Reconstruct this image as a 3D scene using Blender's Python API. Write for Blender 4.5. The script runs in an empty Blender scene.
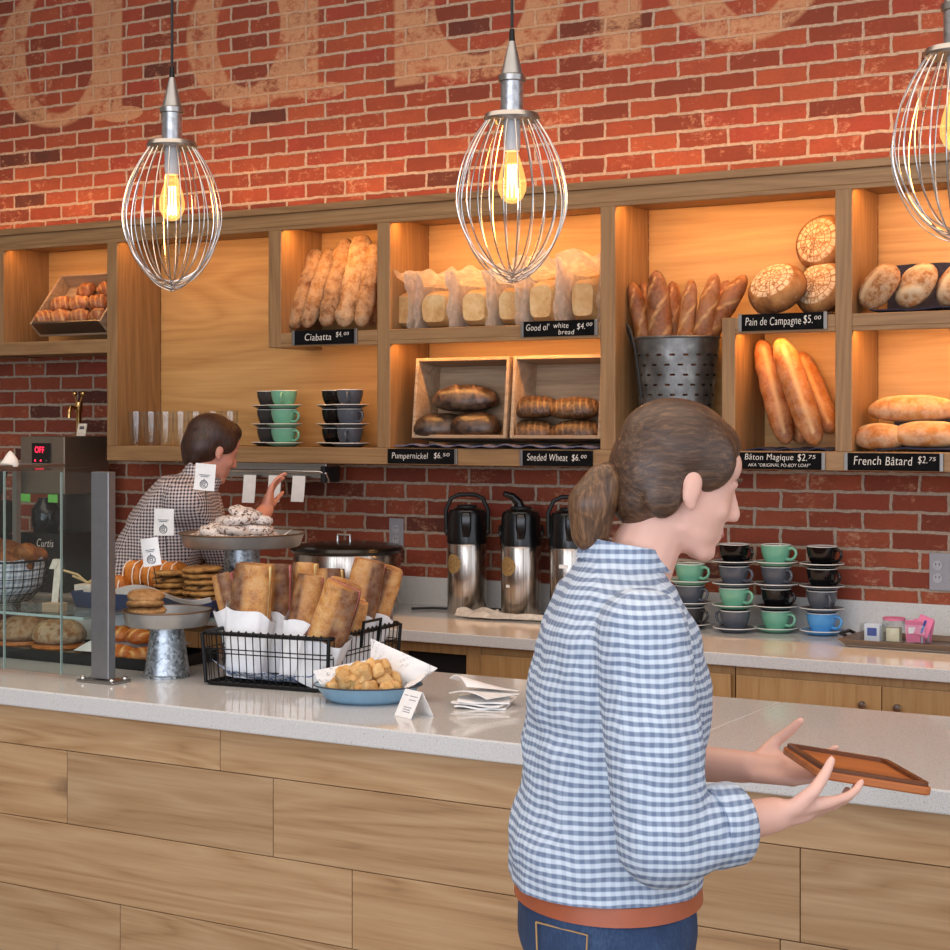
import bpy, bmesh, math, random
from mathutils import Vector, Matrix, Euler, noise
import numpy as np
PI = math.pi
random.seed(7)
SC = bpy.context.scene
COL = SC.collection
# ---------------------------------------------------------------- camera model
F = 1700.0; HY = 425.0; TH = math.atan(F/2869.0); CD = 5.88; CH = 1.65
sn, cs = math.sin(TH), math.cos(TH)
def ray(px, py):
    a = (px-475)/F; b = (HY-py)/F
    return Vector((-sn+a*cs, cs+a*sn, b))
def at(px, py, Y):                      # point on the upright plane at depth Y seen at a photo position
    r = ray(px, py); k = (Y+CD)/r.y
    return Vector((r.x*k, Y, CH+r.z*k))
def onz(px, py, Z):                     # point on the level plane at height Z
    r = ray(px, py); k = (Z-CH)/r.z
    return Vector((r.x*k, -CD+r.y*k, Z))
def V(*a): return Vector(a)
# ---------------------------------------------------------------- mesh builder
class MB:
    def __init__(s): s.v = []; s.f = []; s.a = {}
    def add(s, vs, fs, M=None):
        b = len(s.v)
        s.v += [tuple(M @ Vector(p)) if M else tuple(p) for p in vs]
        s.f += [tuple(b+i for i in f) for f in fs]
        return s
    def box(s, x0, x1, y0, y1, z0, z1, M=None):
        vs = [(x, y, z) for x in (x0, x1) for y in (y0, y1) for z in (z0, z1)]
        return s.add(vs, [(0,1,3,2),(4,6,7,5),(0,4,5,1),(2,3,7,6),(0,2,6,4),(1,5,7,3)], M)
    def loft(s, rings, cap=True, closed=True, M=None):
        n = len(rings[0]); vs = [p for r in rings for p in r]; fs = []
        for i in range(len(rings)-1):
            for j in range(n if closed else n-1):
                k = (j+1) % n
                fs.append((i*n+j, i*n+k, (i+1)*n+k, (i+1)*n+j))
        if cap and closed:
            fs.append(tuple(range(n-1, -1, -1))); fs.append(tuple((len(rings)-1)*n+j for j in range(n)))
        return s.add(vs, fs, M)
    def tube(s, pts, r, n=8, loop=False, cap=True, M=None):
        pts = [Vector(p) for p in pts]; m = len(pts)
        rs = r if isinstance(r, (list, tuple)) else [r]*m
        up = None; rings = []
        for i, p in enumerate(pts):
            if loop: t = pts[(i+1) % m]-pts[i-1]
            else: t = pts[min(i+1, m-1)]-pts[max(i-1, 0)]
            t.normalize()
            if up is None:
                up = t.orthogonal().normalized()
            else:
                up = up-t*up.dot(t)
                up = up.normalized() if up.length > 1e-6 else t.orthogonal().normalized()
            w = t.cross(up)
            rings.append([p+(up*math.cos(2*PI*j/n)+w*math.sin(2*PI*j/n))*rs[i] for j in range(n)])
        if loop: rings.append(rings[0]); cap = False
        return s.loft(rings, cap, M=M)
    def lathe(s, prof, n=32, M=None, sx=1, sy=1, cap=True):
        rings = [[(r*math.cos(2*PI*j/n)*sx, r*math.sin(2*PI*j/n)*sy, z) for j in range(n)] for r, z in prof]
        return s.loft(rings, cap, M=M)
    def ell(s, c, r, nu=16, nv=10, M=None):
        c = Vector(c)
        rings = []
        for i in range(1, nv):
            a = -PI/2+PI*i/nv
            rings.append([(c.x+r[0]*math.cos(a)*math.cos(2*PI*j/nu), c.y+r[1]*math.cos(a)*math.sin(2*PI*j/nu), c.z+r[2]*math.sin(a)) for j in range(nu)])
        b = len(s.v); s.loft(rings, False, M=M)
        n0 = len(s.v); e = [Vector((c.x, c.y, c.z-r[2])), Vector((c.x, c.y, c.z+r[2]))]
        s.v += [tuple(M @ p) if M else tuple(p) for p in e]
        for j in range(nu):
            k = (j+1) % nu
            s.f.append((n0, b+k, b+j)); t = b+(nv-2)*nu
            s.f.append((n0+1, t+j, t+k))
        return s
    def cap2(s, p0, r0, p1, r1, n=14):    # tapered capsule
        p0, p1 = Vector(p0), Vector(p1); d = p1-p0; L = d.length
        q = d.to_track_quat('Z', 'Y').to_matrix().to_4x4(); M = Matrix.Translation(p0) @ q
        prof = []
        for i in range(1, 6):
            a = -PI/2+PI/2*i/5; prof.append((r0*math.cos(a), r0*math.sin(a)))
        for i in range(0, 5):
            a = PI/2*i/5; prof.append((r1*math.cos(a), L+r1*math.sin(a)))
        return s.lathe([(max(r, 1e-4), z) for r, z in prof], n, M)
    def grid(s, fn, nu, nv, th=0.0, M=None):   # fn(u,v)->point ; th>0 gives a solid sheet
        P = [[Vector(fn(i/(nu-1), j/(nv-1))) for j in range(nv)] for i in range(nu)]
        vs = [p for r in P for p in r]; fs = [(i*nv+j, (i+1)*nv+j, (i+1)*nv+j+1, i*nv+j+1) for i in range(nu-1) for j in range(nv-1)]
        if th > 0:
            N = []
            for i in range(nu):
                for j in range(nv):
                    du = P[min(i+1, nu-1)][j]-P[max(i-1, 0)][j]; dv = P[i][min(j+1, nv-1)]-P[i][max(j-1, 0)]
                    N.append(du.cross(dv).normalized()*th)
            m = nu*nv
            vs = vs+[p-n for p, n in zip(vs, N)]
            fs = fs+[tuple(m+k for k in reversed(f)) for f in fs]
            edge = [i*nv for i in range(nu)]+[(nu-1)*nv+j for j in range(1, nv)]+[i*nv+nv-1 for i in range(nu-2, -1, -1)]+[j for j in range(nv-2, 0, -1)]
            for a, b in zip(edge, edge[1:]+edge[:1]): fs.append((b, a, m+a, m+b))
        return s.add(vs, fs, M)
    def build(s, name, mat, parent=None, smooth=True, angle=40, bevel=0, seg=2, sub=0, attr=None, fixn=True, loc=None, rot=None):
        me = bpy.data.meshes.new(name); me.from_pydata(s.v, [], s.f)
        if fixn:
            bm = bmesh.new(); bm.from_mesh(me); bmesh.ops.recalc_face_normals(bm, faces=bm.faces); bm.to_mesh(me); bm.free()
        if attr:
            for k, vals in attr.items():
                at_ = me.attributes.new(k, 'FLOAT', 'POINT'); at_.data.foreach_set('value', vals)
        me.materials.append(mat)
        if smooth:
            me.polygons.foreach_set('use_smooth', [True]*len(me.polygons))
            me.set_sharp_from_angle(angle=math.radians(angle))
        o = bpy.data.objects.new(name, me); COL.objects.link(o)
        if parent: o.parent = parent
        if loc is not None: o.location = loc
        if rot is not None: o.rotation_euler = rot
        if bevel:
            m = o.modifiers.new('b', 'BEVEL'); m.width = bevel; m.segments = seg; m.limit_method = 'ANGLE'; m.angle_limit = math.radians(35)
        if sub:
            m = o.modifiers.new('s', 'SUBSURF'); m.levels = sub; m.render_levels = sub
        return o
def R(x=0, y=0, z=0): return Euler((x, y, z)).to_matrix().to_4x4()
def T(*a): return Matrix.Translation(Vector(a[0]) if len(a) == 1 else Vector(a))
def thing(name, label, cat, loc=(0,0,0), rz=0, group=None, rot=None):
    o = bpy.data.objects.new(name, None); COL.objects.link(o); o.empty_display_size = .05
    o.location = loc; o.rotation_euler = rot if rot is not None else (0, 0, rz)
    return tag(o, label, cat, group)
def tag(o, label, cat, group=None):
    o['label'] = label; o['category'] = cat
    if group: o['group'] = group
    return o
def struct(o): o['kind'] = 'structure'; return o
def stuff(o): o['kind'] = 'stuff'; return o
def dup(root, loc, rz=0, label=None, group=None, rot=None, mats=None, scale=None):
    def cp(o, par):
        c = o.copy(); COL.objects.link(c)
        if par is not None: c.parent = par
        for ch in o.children: cp(ch, c)
        return c
    r = cp(root, None); r.location = loc; r.rotation_euler = rot if rot is not None else (0, 0, rz)
    if label: r['label'] = label
    if group: r['group'] = group
    if scale: r.scale = scale
    return r
# ---------------------------------------------------------------- materials
def lin(c):
    return tuple(((v/255/12.92) if v/255 <= .04045 else ((v/255+.055)/1.055)**2.4) for v in c)+(1,)
class NT:
    def __init__(s, name):
        s.m = bpy.data.materials.new(name); s.m.use_nodes = True
        s.t = s.m.node_tree; s.t.nodes.clear()
        s.out = s.t.nodes.new('ShaderNodeOutputMaterial')
    def n(s, typ, **kw):
        x = s.t.nodes.new('ShaderNode'+typ)
        for k, v in kw.items(): setattr(x, k, v)
        return x
    def set(s, sock, v):
        if hasattr(v, 'is_output') or isinstance(v, bpy.types.NodeSocket): s.t.links.new(v, sock)
        else: sock.default_value = v
    def math(s, op, a, b=0.0, c=0.0, clamp=False):
        x = s.n('Math', operation=op, use_clamp=clamp); s.set(x.inputs[0], a); s.set(x.inputs[1], b); s.set(x.inputs[2], c); return x.outputs[0]
    def vmath(s, op, a, b=(0,0,0)):
        x = s.n('VectorMath', operation=op); s.set(x.inputs[0], a); s.set(x.inputs[1], b); return x.outputs[0]
    def mix(s, f, a, b, blend='MIX'):
        x = s.n('Mix', data_type='RGBA', blend_type=blend); s.set(x.inputs[0], f); s.set(x.inputs[6], a); s.set(x.inputs[7], b); return x.outputs[2]
    def ramp(s, f, stops, interp='LINEAR'):
        x = s.n('ValToRGB'); r = x.color_ramp; r.interpolation = interp
        while len(r.elements) < len(stops): r.elements.new(0.5)
        for e, (p, c) in zip(r.elements, stops): e.position = p; e.color = c if len(c) == 4 else lin(c)
        s.set(x.inputs[0], f); return x.outputs[0]
    def step(s, v, lo, hi):
        x = s.n('MapRange', clamp=True); s.set(x.inputs[0], v); x.inputs[1].default_value = lo; x.inputs[2].default_value = hi; return x.outputs[0]
    def obj(s, jitter=True):
        tc = s.n('TexCoord').outputs['Object']
        if jitter:
            r = s.n('ObjectInfo').outputs['Random']; c = s.n('CombineXYZ')
            for i, k in enumerate((37., 53., 71.)): s.set(c.inputs[i], s.math('MULTIPLY', r, k))
            return s.vmath('ADD', tc, c.outputs[0])
        return tc
    def scale(s, v, k): return s.vmath('MULTIPLY', v, k if isinstance(k, tuple) else (k, k, k))
    def noise(s, v, scale, detail=4, rough=.55, dist=0):
        x = s.n('TexNoise'); s.set(x.inputs['Vector'], v); x.inputs['Scale'].default_value = scale; x.inputs['Detail'].default_value = detail
        x.inputs['Roughness'].default_value = rough; x.inputs['Distortion'].default_value = dist; return x.outputs[0]
    def bsdf(s, color, rough=.5, metal=0., bump=None, bstr=.3, bdist=.01, **kw):
        p = s.n('BsdfPrincipled'); s.set(p.inputs['Base Color'], color); s.set(p.inputs['Roughness'], rough); s.set(p.inputs['Metallic'], metal)
        for k, v in kw.items(): s.set(p.inputs[k.replace('_', ' ')], v)
        if bump is not None:
            b = s.n('Bump'); b.inputs['Strength'].default_value = bstr; b.inputs['Distance'].default_value = bdist
            s.set(b.inputs['Height'], bump); s.set(p.inputs['Normal'], b.outputs[0])
        s.t.links.new(p.outputs[0], s.out.inputs[0]); return s.m
def plain(name, c, rough=.5, metal=0., **kw):
    t = NT(name)
    n = t.noise(t.obj(), 35, 3)
    col = t.mix(n, lin([max(0, v*.94) for v in c]), lin([min(255, v*1.05) for v in c]))
    return t.bsdf(col, rough, metal, **kw)
def noisy(name, stops, scale=20, rough=.6, stretch=(1,1,1), bump=0, metal=0., detail=5, dist=0, bd=.004, **kw):
    t = NT(name); v = t.scale(t.obj(), stretch); n = t.noise(v, scale, detail, .6, dist)
    return t.bsdf(t.ramp(n, stops), rough, metal, bump=n if bump else None, bstr=bump, bdist=bd, **kw)
def wood(name, dark, mid, light, axis='X', rough=.5, sc=1.0, knots=False, board=0, rw=.34):
    t = NT(name); v = t.obj()
    k = {'X': (.10, 1, 1), 'Y': (1, .10, 1), 'Z': (1, 1, .10)}[axis]
    k2 = {'X': (.03, 1, 1), 'Y': (1, .03, 1), 'Z': (1, 1, .03)}[axis]
    big = t.noise(t.scale(v, k), 5*sc, 3, .5, .6)
    rings = t.math('FRACT', t.math('MULTIPLY', big, 11.0))
    rings = t.math('PINGPONG', rings, .5)
    fine = t.noise(t.scale(v, k2), 130*sc, 4, .7)
    blot = t.noise(t.scale(v, k), 2.2, 2)
    f = t.math('ADD', t.math('MULTIPLY', rings, rw), t.math('ADD', t.math('MULTIPLY', fine, .55), t.math('MULTIPLY', blot, .35)))
    col = t.ramp(f, [(.22, dark), (.48, mid), (.8, light)])
    if board:
        r = t.n('ObjectInfo').outputs['Random']
        col = t.mix(1.0, col, t.ramp(r, [(0, (board,)*3), (1, (255, 252, 248))]), 'MULTIPLY')
    if knots:
        vo = t.n('TexVoronoi', feature='F1'); t.set(vo.inputs['Vector'], t.scale(v, {'X': (.45, 1, 1), 'Y': (1, .45, 1), 'Z': (1, 1, .45)}[axis])); vo.inputs['Scale'].default_value = 2.3
        d = t.math('ADD', vo.outputs[0], t.math('MULTIPLY', t.noise(v, 14, 3), .12))
        col = t.mix(t.math('MULTIPLY', t.step(d, .17, .07), .75), col, lin([c*.55 for c in dark]))
    return t.bsdf(col, rough, bump=fine, bstr=.08, bdist=.002)
LEDP=4.8; UPP=24.0; WINP=330.0; SIDEP=110.0; FILLP=140.0; WORLD=.25; EXPO=0.0
# ---------------------------------------------------------------- material library
OAKD, OAKM, OAKL = (104, 74, 44), (142, 106, 68), (168, 132, 90)
W_X = wood('oak_grain_x', OAKD, OAKM, OAKL, 'X')
W_Z = wood('oak_grain_z', OAKD, OAKM, OAKL, 'Z')
W_BACK = wood('oak_ply_panel', (160, 116, 66), (186, 144, 88), (204, 164, 106), 'X', sc=.62, rw=.5)
W_PLANK = wood('bar_plank_oak', (132, 98, 66), (182, 144, 103), (204, 170, 130), 'X', .42, .8, True, 234, .5)
W_CAB = wood('cabinet_oak', (150, 108, 64), (186, 144, 94), (204, 166, 116), 'Z', .4, 1.4, False, 235)
W_CRATE = wood('crate_wood', (112, 88, 66), (160, 132, 104), (196, 170, 140), 'X', .7)
W_BOARD = wood('serving_board_wood', (120, 62, 26), (170, 96, 46), (196, 122, 66), 'X', .45)
STEEL = plain('brushed_steel', (176, 172, 168), .28, 1.0)
CHROME = plain('chrome_wire', (205, 203, 200), .16, 1.0)
DSTEEL = plain('dull_steel', (120, 112, 104), .38, .9)
BLACKP = plain('black_plastic', (14, 14, 15), .22)
BLACKM = plain('matt_black', (18, 18, 19), .6)
BLACKW = plain('black_wire', (26, 25, 26), .42, .6)
WHITEP = plain('white_paper', (238, 236, 234), .75)
INK = plain('grey_ink', (84, 84, 90), .8)
CHALK = plain('chalk_white', (226, 218, 208), .9)
SLATE = noisy('chalkboard', [(.3, (12, 11, 12)), (.7, (24, 23, 24))], 25, .95, Specular_IOR_Level=.1)
GREYM = plain('grey_clip_metal', (140, 136, 132), .4, .8)
NAVY = noisy('navy_cloth', [(.3, (24, 26, 44)), (.7, (50, 54, 80))], 160, .95, bump=.3)
LILAC = noisy('faded_blue_cloth', [(.3, (66, 64, 88)), (.7, (122, 118, 138))], 60, .95, bump=.3)
RAG = noisy('cream_cotton', [(.3, (206, 190, 172)), (.7, (236, 224, 208))], 60, .95, bump=.3)
NAVYTRAY = plain('navy_enamel', (52, 62, 92), .3)
BLUETRAY = plain('grey_blue_enamel', (84, 106, 128), .3)
BLUEPAN = plain('pale_blue_enamel', (126, 164, 190), .25)
def galv():
    t = NT('galvanised_metal'); v = t.obj()
    vo = t.n('TexVoronoi', feature='F1'); t.set(vo.inputs['Vector'], v); vo.inputs['Scale'].default_value = 130
    f = t.math('ADD', t.math('MULTIPLY', t.n('SeparateColor').outputs[0], 0), 0)
    sc = t.n('SeparateColor'); t.set(sc.inputs[0], vo.outputs[1]); f = sc.outputs[0]
    n = t.noise(v, 30, 3)
    col = t.ramp(t.math('ADD', t.math('MULTIPLY', f, .6), t.math('MULTIPLY', n, .4)), [(.2, (116, 122, 128)), (.8, (196, 204, 210))])
    return t.bsdf(col, t.math('ADD', .26, t.math('MULTIPLY', f, .22)), .85)
GALV = galv()
def quartz():
    t = NT('white_quartz'); v = t.obj(False)
    a = t.noise(v, 420, 2); b = t.noise(v, 190, 3); c = t.noise(v, 3, 3)
    col = t.ramp(a, [(.30, (150, 146, 142)), (.40, (208, 206, 202)), (.62, (216, 214, 211)), (.75, (236, 235, 233))])
    col = t.mix(t.step(b, .66, .72), col, lin((170, 165, 160)))
    return t.bsdf(col, .09, 0., Specular_IOR_Level=.6)
QUARTZ = quartz()
def glass(name, tint=(.93, .97, .96), opac=.06):
    t = NT(name)
    fr = t.n('LayerWeight'); fr.inputs[0].default_value = .5
    g = t.n('BsdfGlossy'); g.inputs['Roughness'].default_value = .02
    tr = t.n('BsdfTransparent'); tr.inputs[0].default_value = tint+(1,)
    ms = t.n('MixShader'); t.set(ms.inputs[0], t.math('ADD', t.math('MULTIPLY', t.math('POWER', fr.outputs[1], 3.5), .6), .03+opac*.3)); t.set(ms.inputs[1], tr.outputs[0]); t.set(ms.inputs[2], g.outputs[0])
    t.t.links.new(ms.outputs[0], t.out.inputs[0]); return t.m
GLASS = glass('clear_glass'); GEDGE = plain('glass_edge', (176, 194, 190), .2)
DRINKG = glass('drinking_glass', (.95, .96, .96), .05)
def plastic():
    t = NT('clear_bag_film'); v = t.obj()
    d = t.n('BsdfPrincipled'); d.inputs['Base Color'].default_value = lin((240, 236, 232)); d.inputs['Roughness'].default_value = .25
    n = t.noise(v, 26, 3); b = t.n('Bump'); b.inputs['Strength'].default_value = .6; b.inputs['Distance'].default_value = .02; t.set(b.inputs['Height'], n); t.set(d.inputs['Normal'], b.outputs[0])
    tr = t.n('BsdfTransparent'); tl = t.n('BsdfTranslucent'); tl.inputs[0].default_value = lin((240, 236, 230))
    m0 = t.n('MixShader'); m0.inputs[0].default_value = .55; t.set(m0.inputs[1], d.outputs[0]); t.set(m0.inputs[2], tl.outputs[0])
    ms = t.n('MixShader'); t.set(ms.inputs[0], t.math('ADD', .58, t.math('MULTIPLY', t.step(n, .45, .7), .3))); t.set(ms.inputs[1], tr.outputs[0]); t.set(ms.inputs[2], m0.outputs[0])
    t.t.links.new(ms.outputs[0], t.out.inputs[0]); return t.m
BAG = plastic()
def crust(name, dark, mid, light, score, flour=0., fcol=(236, 222, 200), rough=.55, scale=14, spec=.4, fl=(.50, .72)):
    t = NT(name); v = t.obj()
    n = t.noise(v, scale, 5, .6); n2 = t.noise(v, scale*7, 4, .65); n3 = t.noise(v, scale*2.2, 4)
    f = t.math('ADD', t.math('MULTIPLY', n, .7), t.math('MULTIPLY', n2, .3))
    col = t.ramp(f, [(.34, dark), (.5, mid), (.66, light)])
    a = t.n('Attribute', attribute_name='score')
    col = t.mix(a.outputs['Fac'], col, lin(score))
    if flour: col = t.mix(t.math('MULTIPLY', t.step(t.math('ADD', n3, t.math('MULTIPLY', n2, .25)), fl[0], fl[1]), flour), col, lin(fcol))
    col = t.mix(1.0, col, t.ramp(t.n('ObjectInfo').outputs['Random'], [(0, (218, 208, 200)), (1, (255, 255, 255))]), 'MULTIPLY')
    return t.bsdf(col, rough, bump=n2, bstr=.25, bdist=.004, Specular_IOR_Level=spec)
C_CIAB = crust('ciabatta_crust', (104, 66, 36), (150, 110, 70), (184, 148, 104), (206, 184, 150), .5, (198, 180, 152), .8, 15)
C_BAG = crust('baguette_crust', (108, 56, 22), (146, 84, 36), (172, 110, 52), (206, 156, 96), .08, scale=9)
C_PBOY = crust('long_loaf_crust', (140, 74, 28), (182, 110, 50), (206, 140, 74), (220, 170, 108), .12, scale=14)
C_WHITE = crust('white_loaf_crust', (190, 144, 88), (218, 180, 124), (234, 208, 160), (240, 218, 176), 0, scale=9)
C_PUMP = crust('pumpernickel_crust', (26, 15, 10), (42, 24, 16), (58, 34, 22), (116, 84, 60), .3, (150, 124, 100), .35, 14, .6)
C_SEED = crust('seeded_crust', (40, 21, 10), (66, 37, 17), (88, 52, 26), (150, 114, 76), .15, (200, 160, 110), .4, 40, .5)
C_BAT = crust('batard_crust', (150, 88, 36), (188, 126, 64), (208, 156, 92), (236, 206, 152), .3, scale=12)
C_BOULE = crust('floured_boule_crust', (112, 66, 28), (156, 104, 54), (186, 140, 88), (220, 196, 158), .5, (222, 202, 172), .8, 20)
C_ROLL = crust('dark_roll_crust', (104, 48, 16), (160, 84, 30), (192, 116, 50), (206, 152, 90), .15, scale=26)
C_CROI = crust('croissant_crust', (104, 52, 20), (150, 86, 38), (184, 122, 64), (222, 168, 100), 0, scale=40)
C_COOKIE = crust('oatmeal_cookie', (140, 92, 48), (192, 144, 88), (216, 174, 120), (200, 150, 90), .2, (224, 190, 140), .8, 45)
C_CHOC = crust('chocolate_chip_cookie', (120, 76, 38), (178, 130, 68), (204, 158, 94), (60, 34, 20), 0, rough=.8, scale=45)
C_CRINK = crust('sugar_crinkle_cookie', (60, 32, 20), (100, 58, 40), (150, 102, 78), (236, 228, 222), 1., (240, 232, 226), .9, 42, fl=(.545, .575))
C_CAKE = crust('orange_cake', (160, 84, 26), (206, 124, 44), (224, 154, 76), (236, 196, 150), 0, scale=30)
C_DANISH = crust('glazed_pastry', (128, 60, 18), (186, 104, 38), (216, 148, 70), (226, 180, 110), 0, rough=.35, scale=26)
C_CHUNK = crust('bread_chunk', (196, 140, 74), (226, 182, 118), (240, 210, 158), (240, 210, 158), 0, rough=.8, scale=40)
C_SAND = crust('sandwich_crust', (168, 104, 46), (216, 156, 86), (234, 190, 124), (104, 56, 26), .12, scale=26)
HAM = noisy('ham', [(.3, (150, 66, 72)), (.7, (206, 132, 128))], 60, .5)
CHEESE = plain('pale_cheese', (236, 214, 150), .5)
CRUMB = noisy('bread_crumb', [(.3, (214, 178, 124)), (.7, (240, 216, 172))], 120, .85, bump=.3)
def stencil():
    t = NT('stencilled_loaf_crust'); v = t.obj(False); s = t.n('SeparateXYZ'); t.set(s.inputs[0], v)
    r = t.math('SQRT', t.math('ADD', t.math('MULTIPLY', s.outputs[0], s.outputs[0]), t.math('MULTIPLY', s.outputs[1], s.outputs[1])))
    ang = t.math('ARCTAN2', s.outputs[1], s.outputs[0]); nz = t.noise(v, 60, 4)
    wob = t.math('MULTIPLY', t.math('SUBTRACT', nz, .5), .006); r2 = t.math('ADD', r, wob)
    disc = t.math('MULTIPLY', t.step(r2, .083, .079), t.step(s.outputs[2], .0, .012))
    lines = None
    for k in (.018, .040, .062):
        l = t.step(t.math('ABSOLUTE', t.math('SUBTRACT', r2, k)), .0026, .0014); lines = l if lines is None else t.math('MAXIMUM', lines, l)
    for cnt, lo, hi, w in ((12, .018, .040, .0030), (20, .040, .062, .0024), (16, .062, .083, .0032), (8, 0, .018, .0028)):
        ph = t.math('PINGPONG', t.math('MULTIPLY', ang, cnt/(2*PI)), .5)
        d = t.math('MULTIPLY', t.math('MULTIPLY', ph, 2*PI/cnt), r2)
        l = t.math('MULTIPLY', t.step(d, w, w*.4), t.math('MULTIPLY', t.math('GREATER_THAN', r2, lo), t.math('LESS_THAN', r2, hi)))
        lines = t.math('MAXIMUM', lines, l)
    n = t.noise(v, 14, 5)
    base = t.ramp(n, [(.35, (104, 60, 26)), (.5, (146, 94, 46)), (.66, (178, 126, 74))])
    fl = t.math('MULTIPLY', disc, t.math('SUBTRACT', 1., t.math('MULTIPLY', lines, .85)))
    fl = t.math('MAXIMUM', t.math('MULTIPLY', fl, t.step(nz, .33, .56)), t.math('MULTIPLY', t.step(t.noise(v, 50, 4), .58, .75), .35))
    return t.bsdf(t.mix(fl, base, lin((214, 192, 160))), .85, bump=nz, bstr=.2, bdist=.004)
C_STEN = stencil()
def brick():
    t = NT('old_red_brick'); v = t.obj(False); s = t.n('SeparateXYZ'); t.set(s.inputs[0], v)
    X, Z = s.outputs[0], s.outputs[2]
    wb = t.n('TexNoise'); t.set(wb.inputs['Vector'], v); wb.inputs['Scale'].default_value = 22; wb.inputs['Detail'].default_value = 3
    sw = t.n('SeparateColor'); t.set(sw.inputs[0], wb.outputs[1])
    jx = t.math('MULTIPLY', t.math('SUBTRACT', sw.outputs[0], .5), .017); jz = t.math('MULTIPLY', t.math('SUBTRACT', sw.outputs[1], .5), .012)
    c = t.n('CombineXYZ'); t.set(c.inputs[0], t.math('ADD', t.math('ADD', X, 3.41+.203*60), jx)); t.set(c.inputs[1], t.math('ADD', t.math('ADD', Z, -1.143+.067*40), jz))
    def bk(seed):
        b = t.n('TexBrick'); t.set(b.inputs['Vector'], t.vmath('ADD', c.outputs[0], (.203*2*seed, .067*2*seed, 0))); b.inputs['Scale'].default_value = 1
        b.inputs['Brick Width'].default_value = .203; b.inputs['Row Height'].default_value = .067; b.inputs['Mortar Size'].default_value = .0072; b.inputs['Mortar Smooth'].default_value = .35
        b.inputs['Color1'].default_value = (0,0,0,1); b.inputs['Color2'].default_value = (1,1,1,1); b.inputs['Mortar'].default_value = (.5,.5,.5,1); return b
    b = bk(0); bk2 = bk(8)
    sep = t.n('SeparateColor'); t.set(sep.inputs[0], b.outputs['Color']); rnd = sep.outputs[0]
    fac = b.outputs['Fac']
    n1 = t.noise(v, 9, 5); n2 = t.noise(v, 70, 5, .7); n3 = t.noise(v, 5, 4); n4 = t.noise(t.scale(v, (1, 1, 1.5)), 30, 6, .8)
    col = t.ramp(rnd, [(.0, (78, 50, 44)), (.03, (84, 52, 45)), (.06, (112, 58, 46)), (.45, (142, 70, 50)), (.8, (160, 84, 58)), (1, (144, 64, 52))])
    col = t.mix(t.math('MULTIPLY', t.step(n1, .35, .75), .5), col, lin((116, 60, 46)))
    col = t.mix(t.math('MULTIPLY', t.step(n2, .5, .8), .45), col, lin((96, 46, 38)))
    fle = t.step(t.math('ADD', t.math('MULTIPLY', n4, .65), t.math('MULTIPLY', n3, .45)), .60, .70)
    col = t.mix(t.math('MULTIPLY', fle, .6), col, lin((206, 158, 126)))
    mort = t.ramp(n2, [(.3, (146, 126, 110)), (.7, (190, 168, 148))])
    col = t.mix(fac, col, mort)
    # faded painted lettering
    def ell(cx, cz, rx, rz):
        dx = t.math('MULTIPLY', t.math('SUBTRACT', X, cx), 1/rx); dz = t.math('MULTIPLY', t.math('SUBTRACT', Z, cz), 1/rz)
        d = t.math('SQRT', t.math('ADD', t.math('MULTIPLY', dx, dx), t.math('MULTIPLY', dz, dz)))
        return t.step(d, 1.03, .98)
    def rect(x0, x1, z0, z1):
        a = t.step(t.math('ABSOLUTE', t.math('SUBTRACT', X, (x0+x1)/2)), (x1-x0)/2+.006, (x1-x0)/2-.006)
        return t.math('MULTIPLY', a, t.step(t.math('ABSOLUTE', t.math('SUBTRACT', Z, (z0+z1)/2)), (z1-z0)/2+.006, (z1-z0)/2-.006))
    def ring(o, i): return t.math('MULTIPLY', ell(*o), t.math('SUBTRACT', 1., ell(*i)))
    P = [ring((-5.77, 3.40, .385, .345), (-5.75, 3.43, .225, .315)), rect(-5.545, -5.365, 3.06, 4.2), ell(-5.36, 3.075, .12, .035),
         ring((-4.62, 3.36, .36, .325), (-4.635, 3.37, .175, .245)), rect(-4.46, -4.26, 3.06, 4.2), ell(-4.24, 3.07, .12, .036),
         rect(-3.87, -3.68, 3.05, 4.2), ring((-3.47, 3.38, .40, .34), (-3.46, 3.38, .215, .245)),
         rect(-2.93, -2.75, 3.07, 4.2),
         ring((-2.33, 3.40, .34, .345), (-2.30, 3.44, .17, .30))]
    p = P[0]
    for q in P[1:]: p = t.math('MAXIMUM', p, q)
    wear = t.step(t.math('ADD', t.math('MULTIPLY', n4, .6), t.math('MULTIPLY', n1, .5)), .455, .56)
    col = t.mix(t.math('MULTIPLY', p, t.math('ADD', .12, t.math('MULTIPLY', wear, .66))), col, t.mix(n2, lin((160, 120, 90)), lin((206, 164, 126))))
    h = t.math('ADD', t.math('MULTIPLY', t.math('SUBTRACT', 1., fac), 1.), t.math('MULTIPLY', n2, .35))
    return t.bsdf(col, .9, bump=h, bstr=.7, bdist=.008, Specular_IOR_Level=.2)
BRICK = brick()
# ---------------------------------------------------------------- room
CEIL = plain('ceiling_white', (214, 208, 200), .9); FLOORM = noisy('polished_concrete', [(.3, (120, 112, 104)), (.7, (160, 150, 140))], 3, .4)
PLASTER = plain('cream_plaster', (206, 198, 188), .9)
struct(MB().box(-9.2, 3.2, 0, .2, 0, 4.6).build('wall_back', BRICK, smooth=False))
struct(MB().box(-9.4, -9.2, -9, .2, 0, 4.6).build('wall_left', PLASTER, smooth=False))
struct(MB().box(-9.4, 3.2, -9, .2, -.1, 0).build('floor', FLOORM, smooth=False))
struct(MB().box(-9.4, 3.2, -9, .2, 4.6, 4.7).build('ceiling', CEIL, smooth=False))
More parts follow.
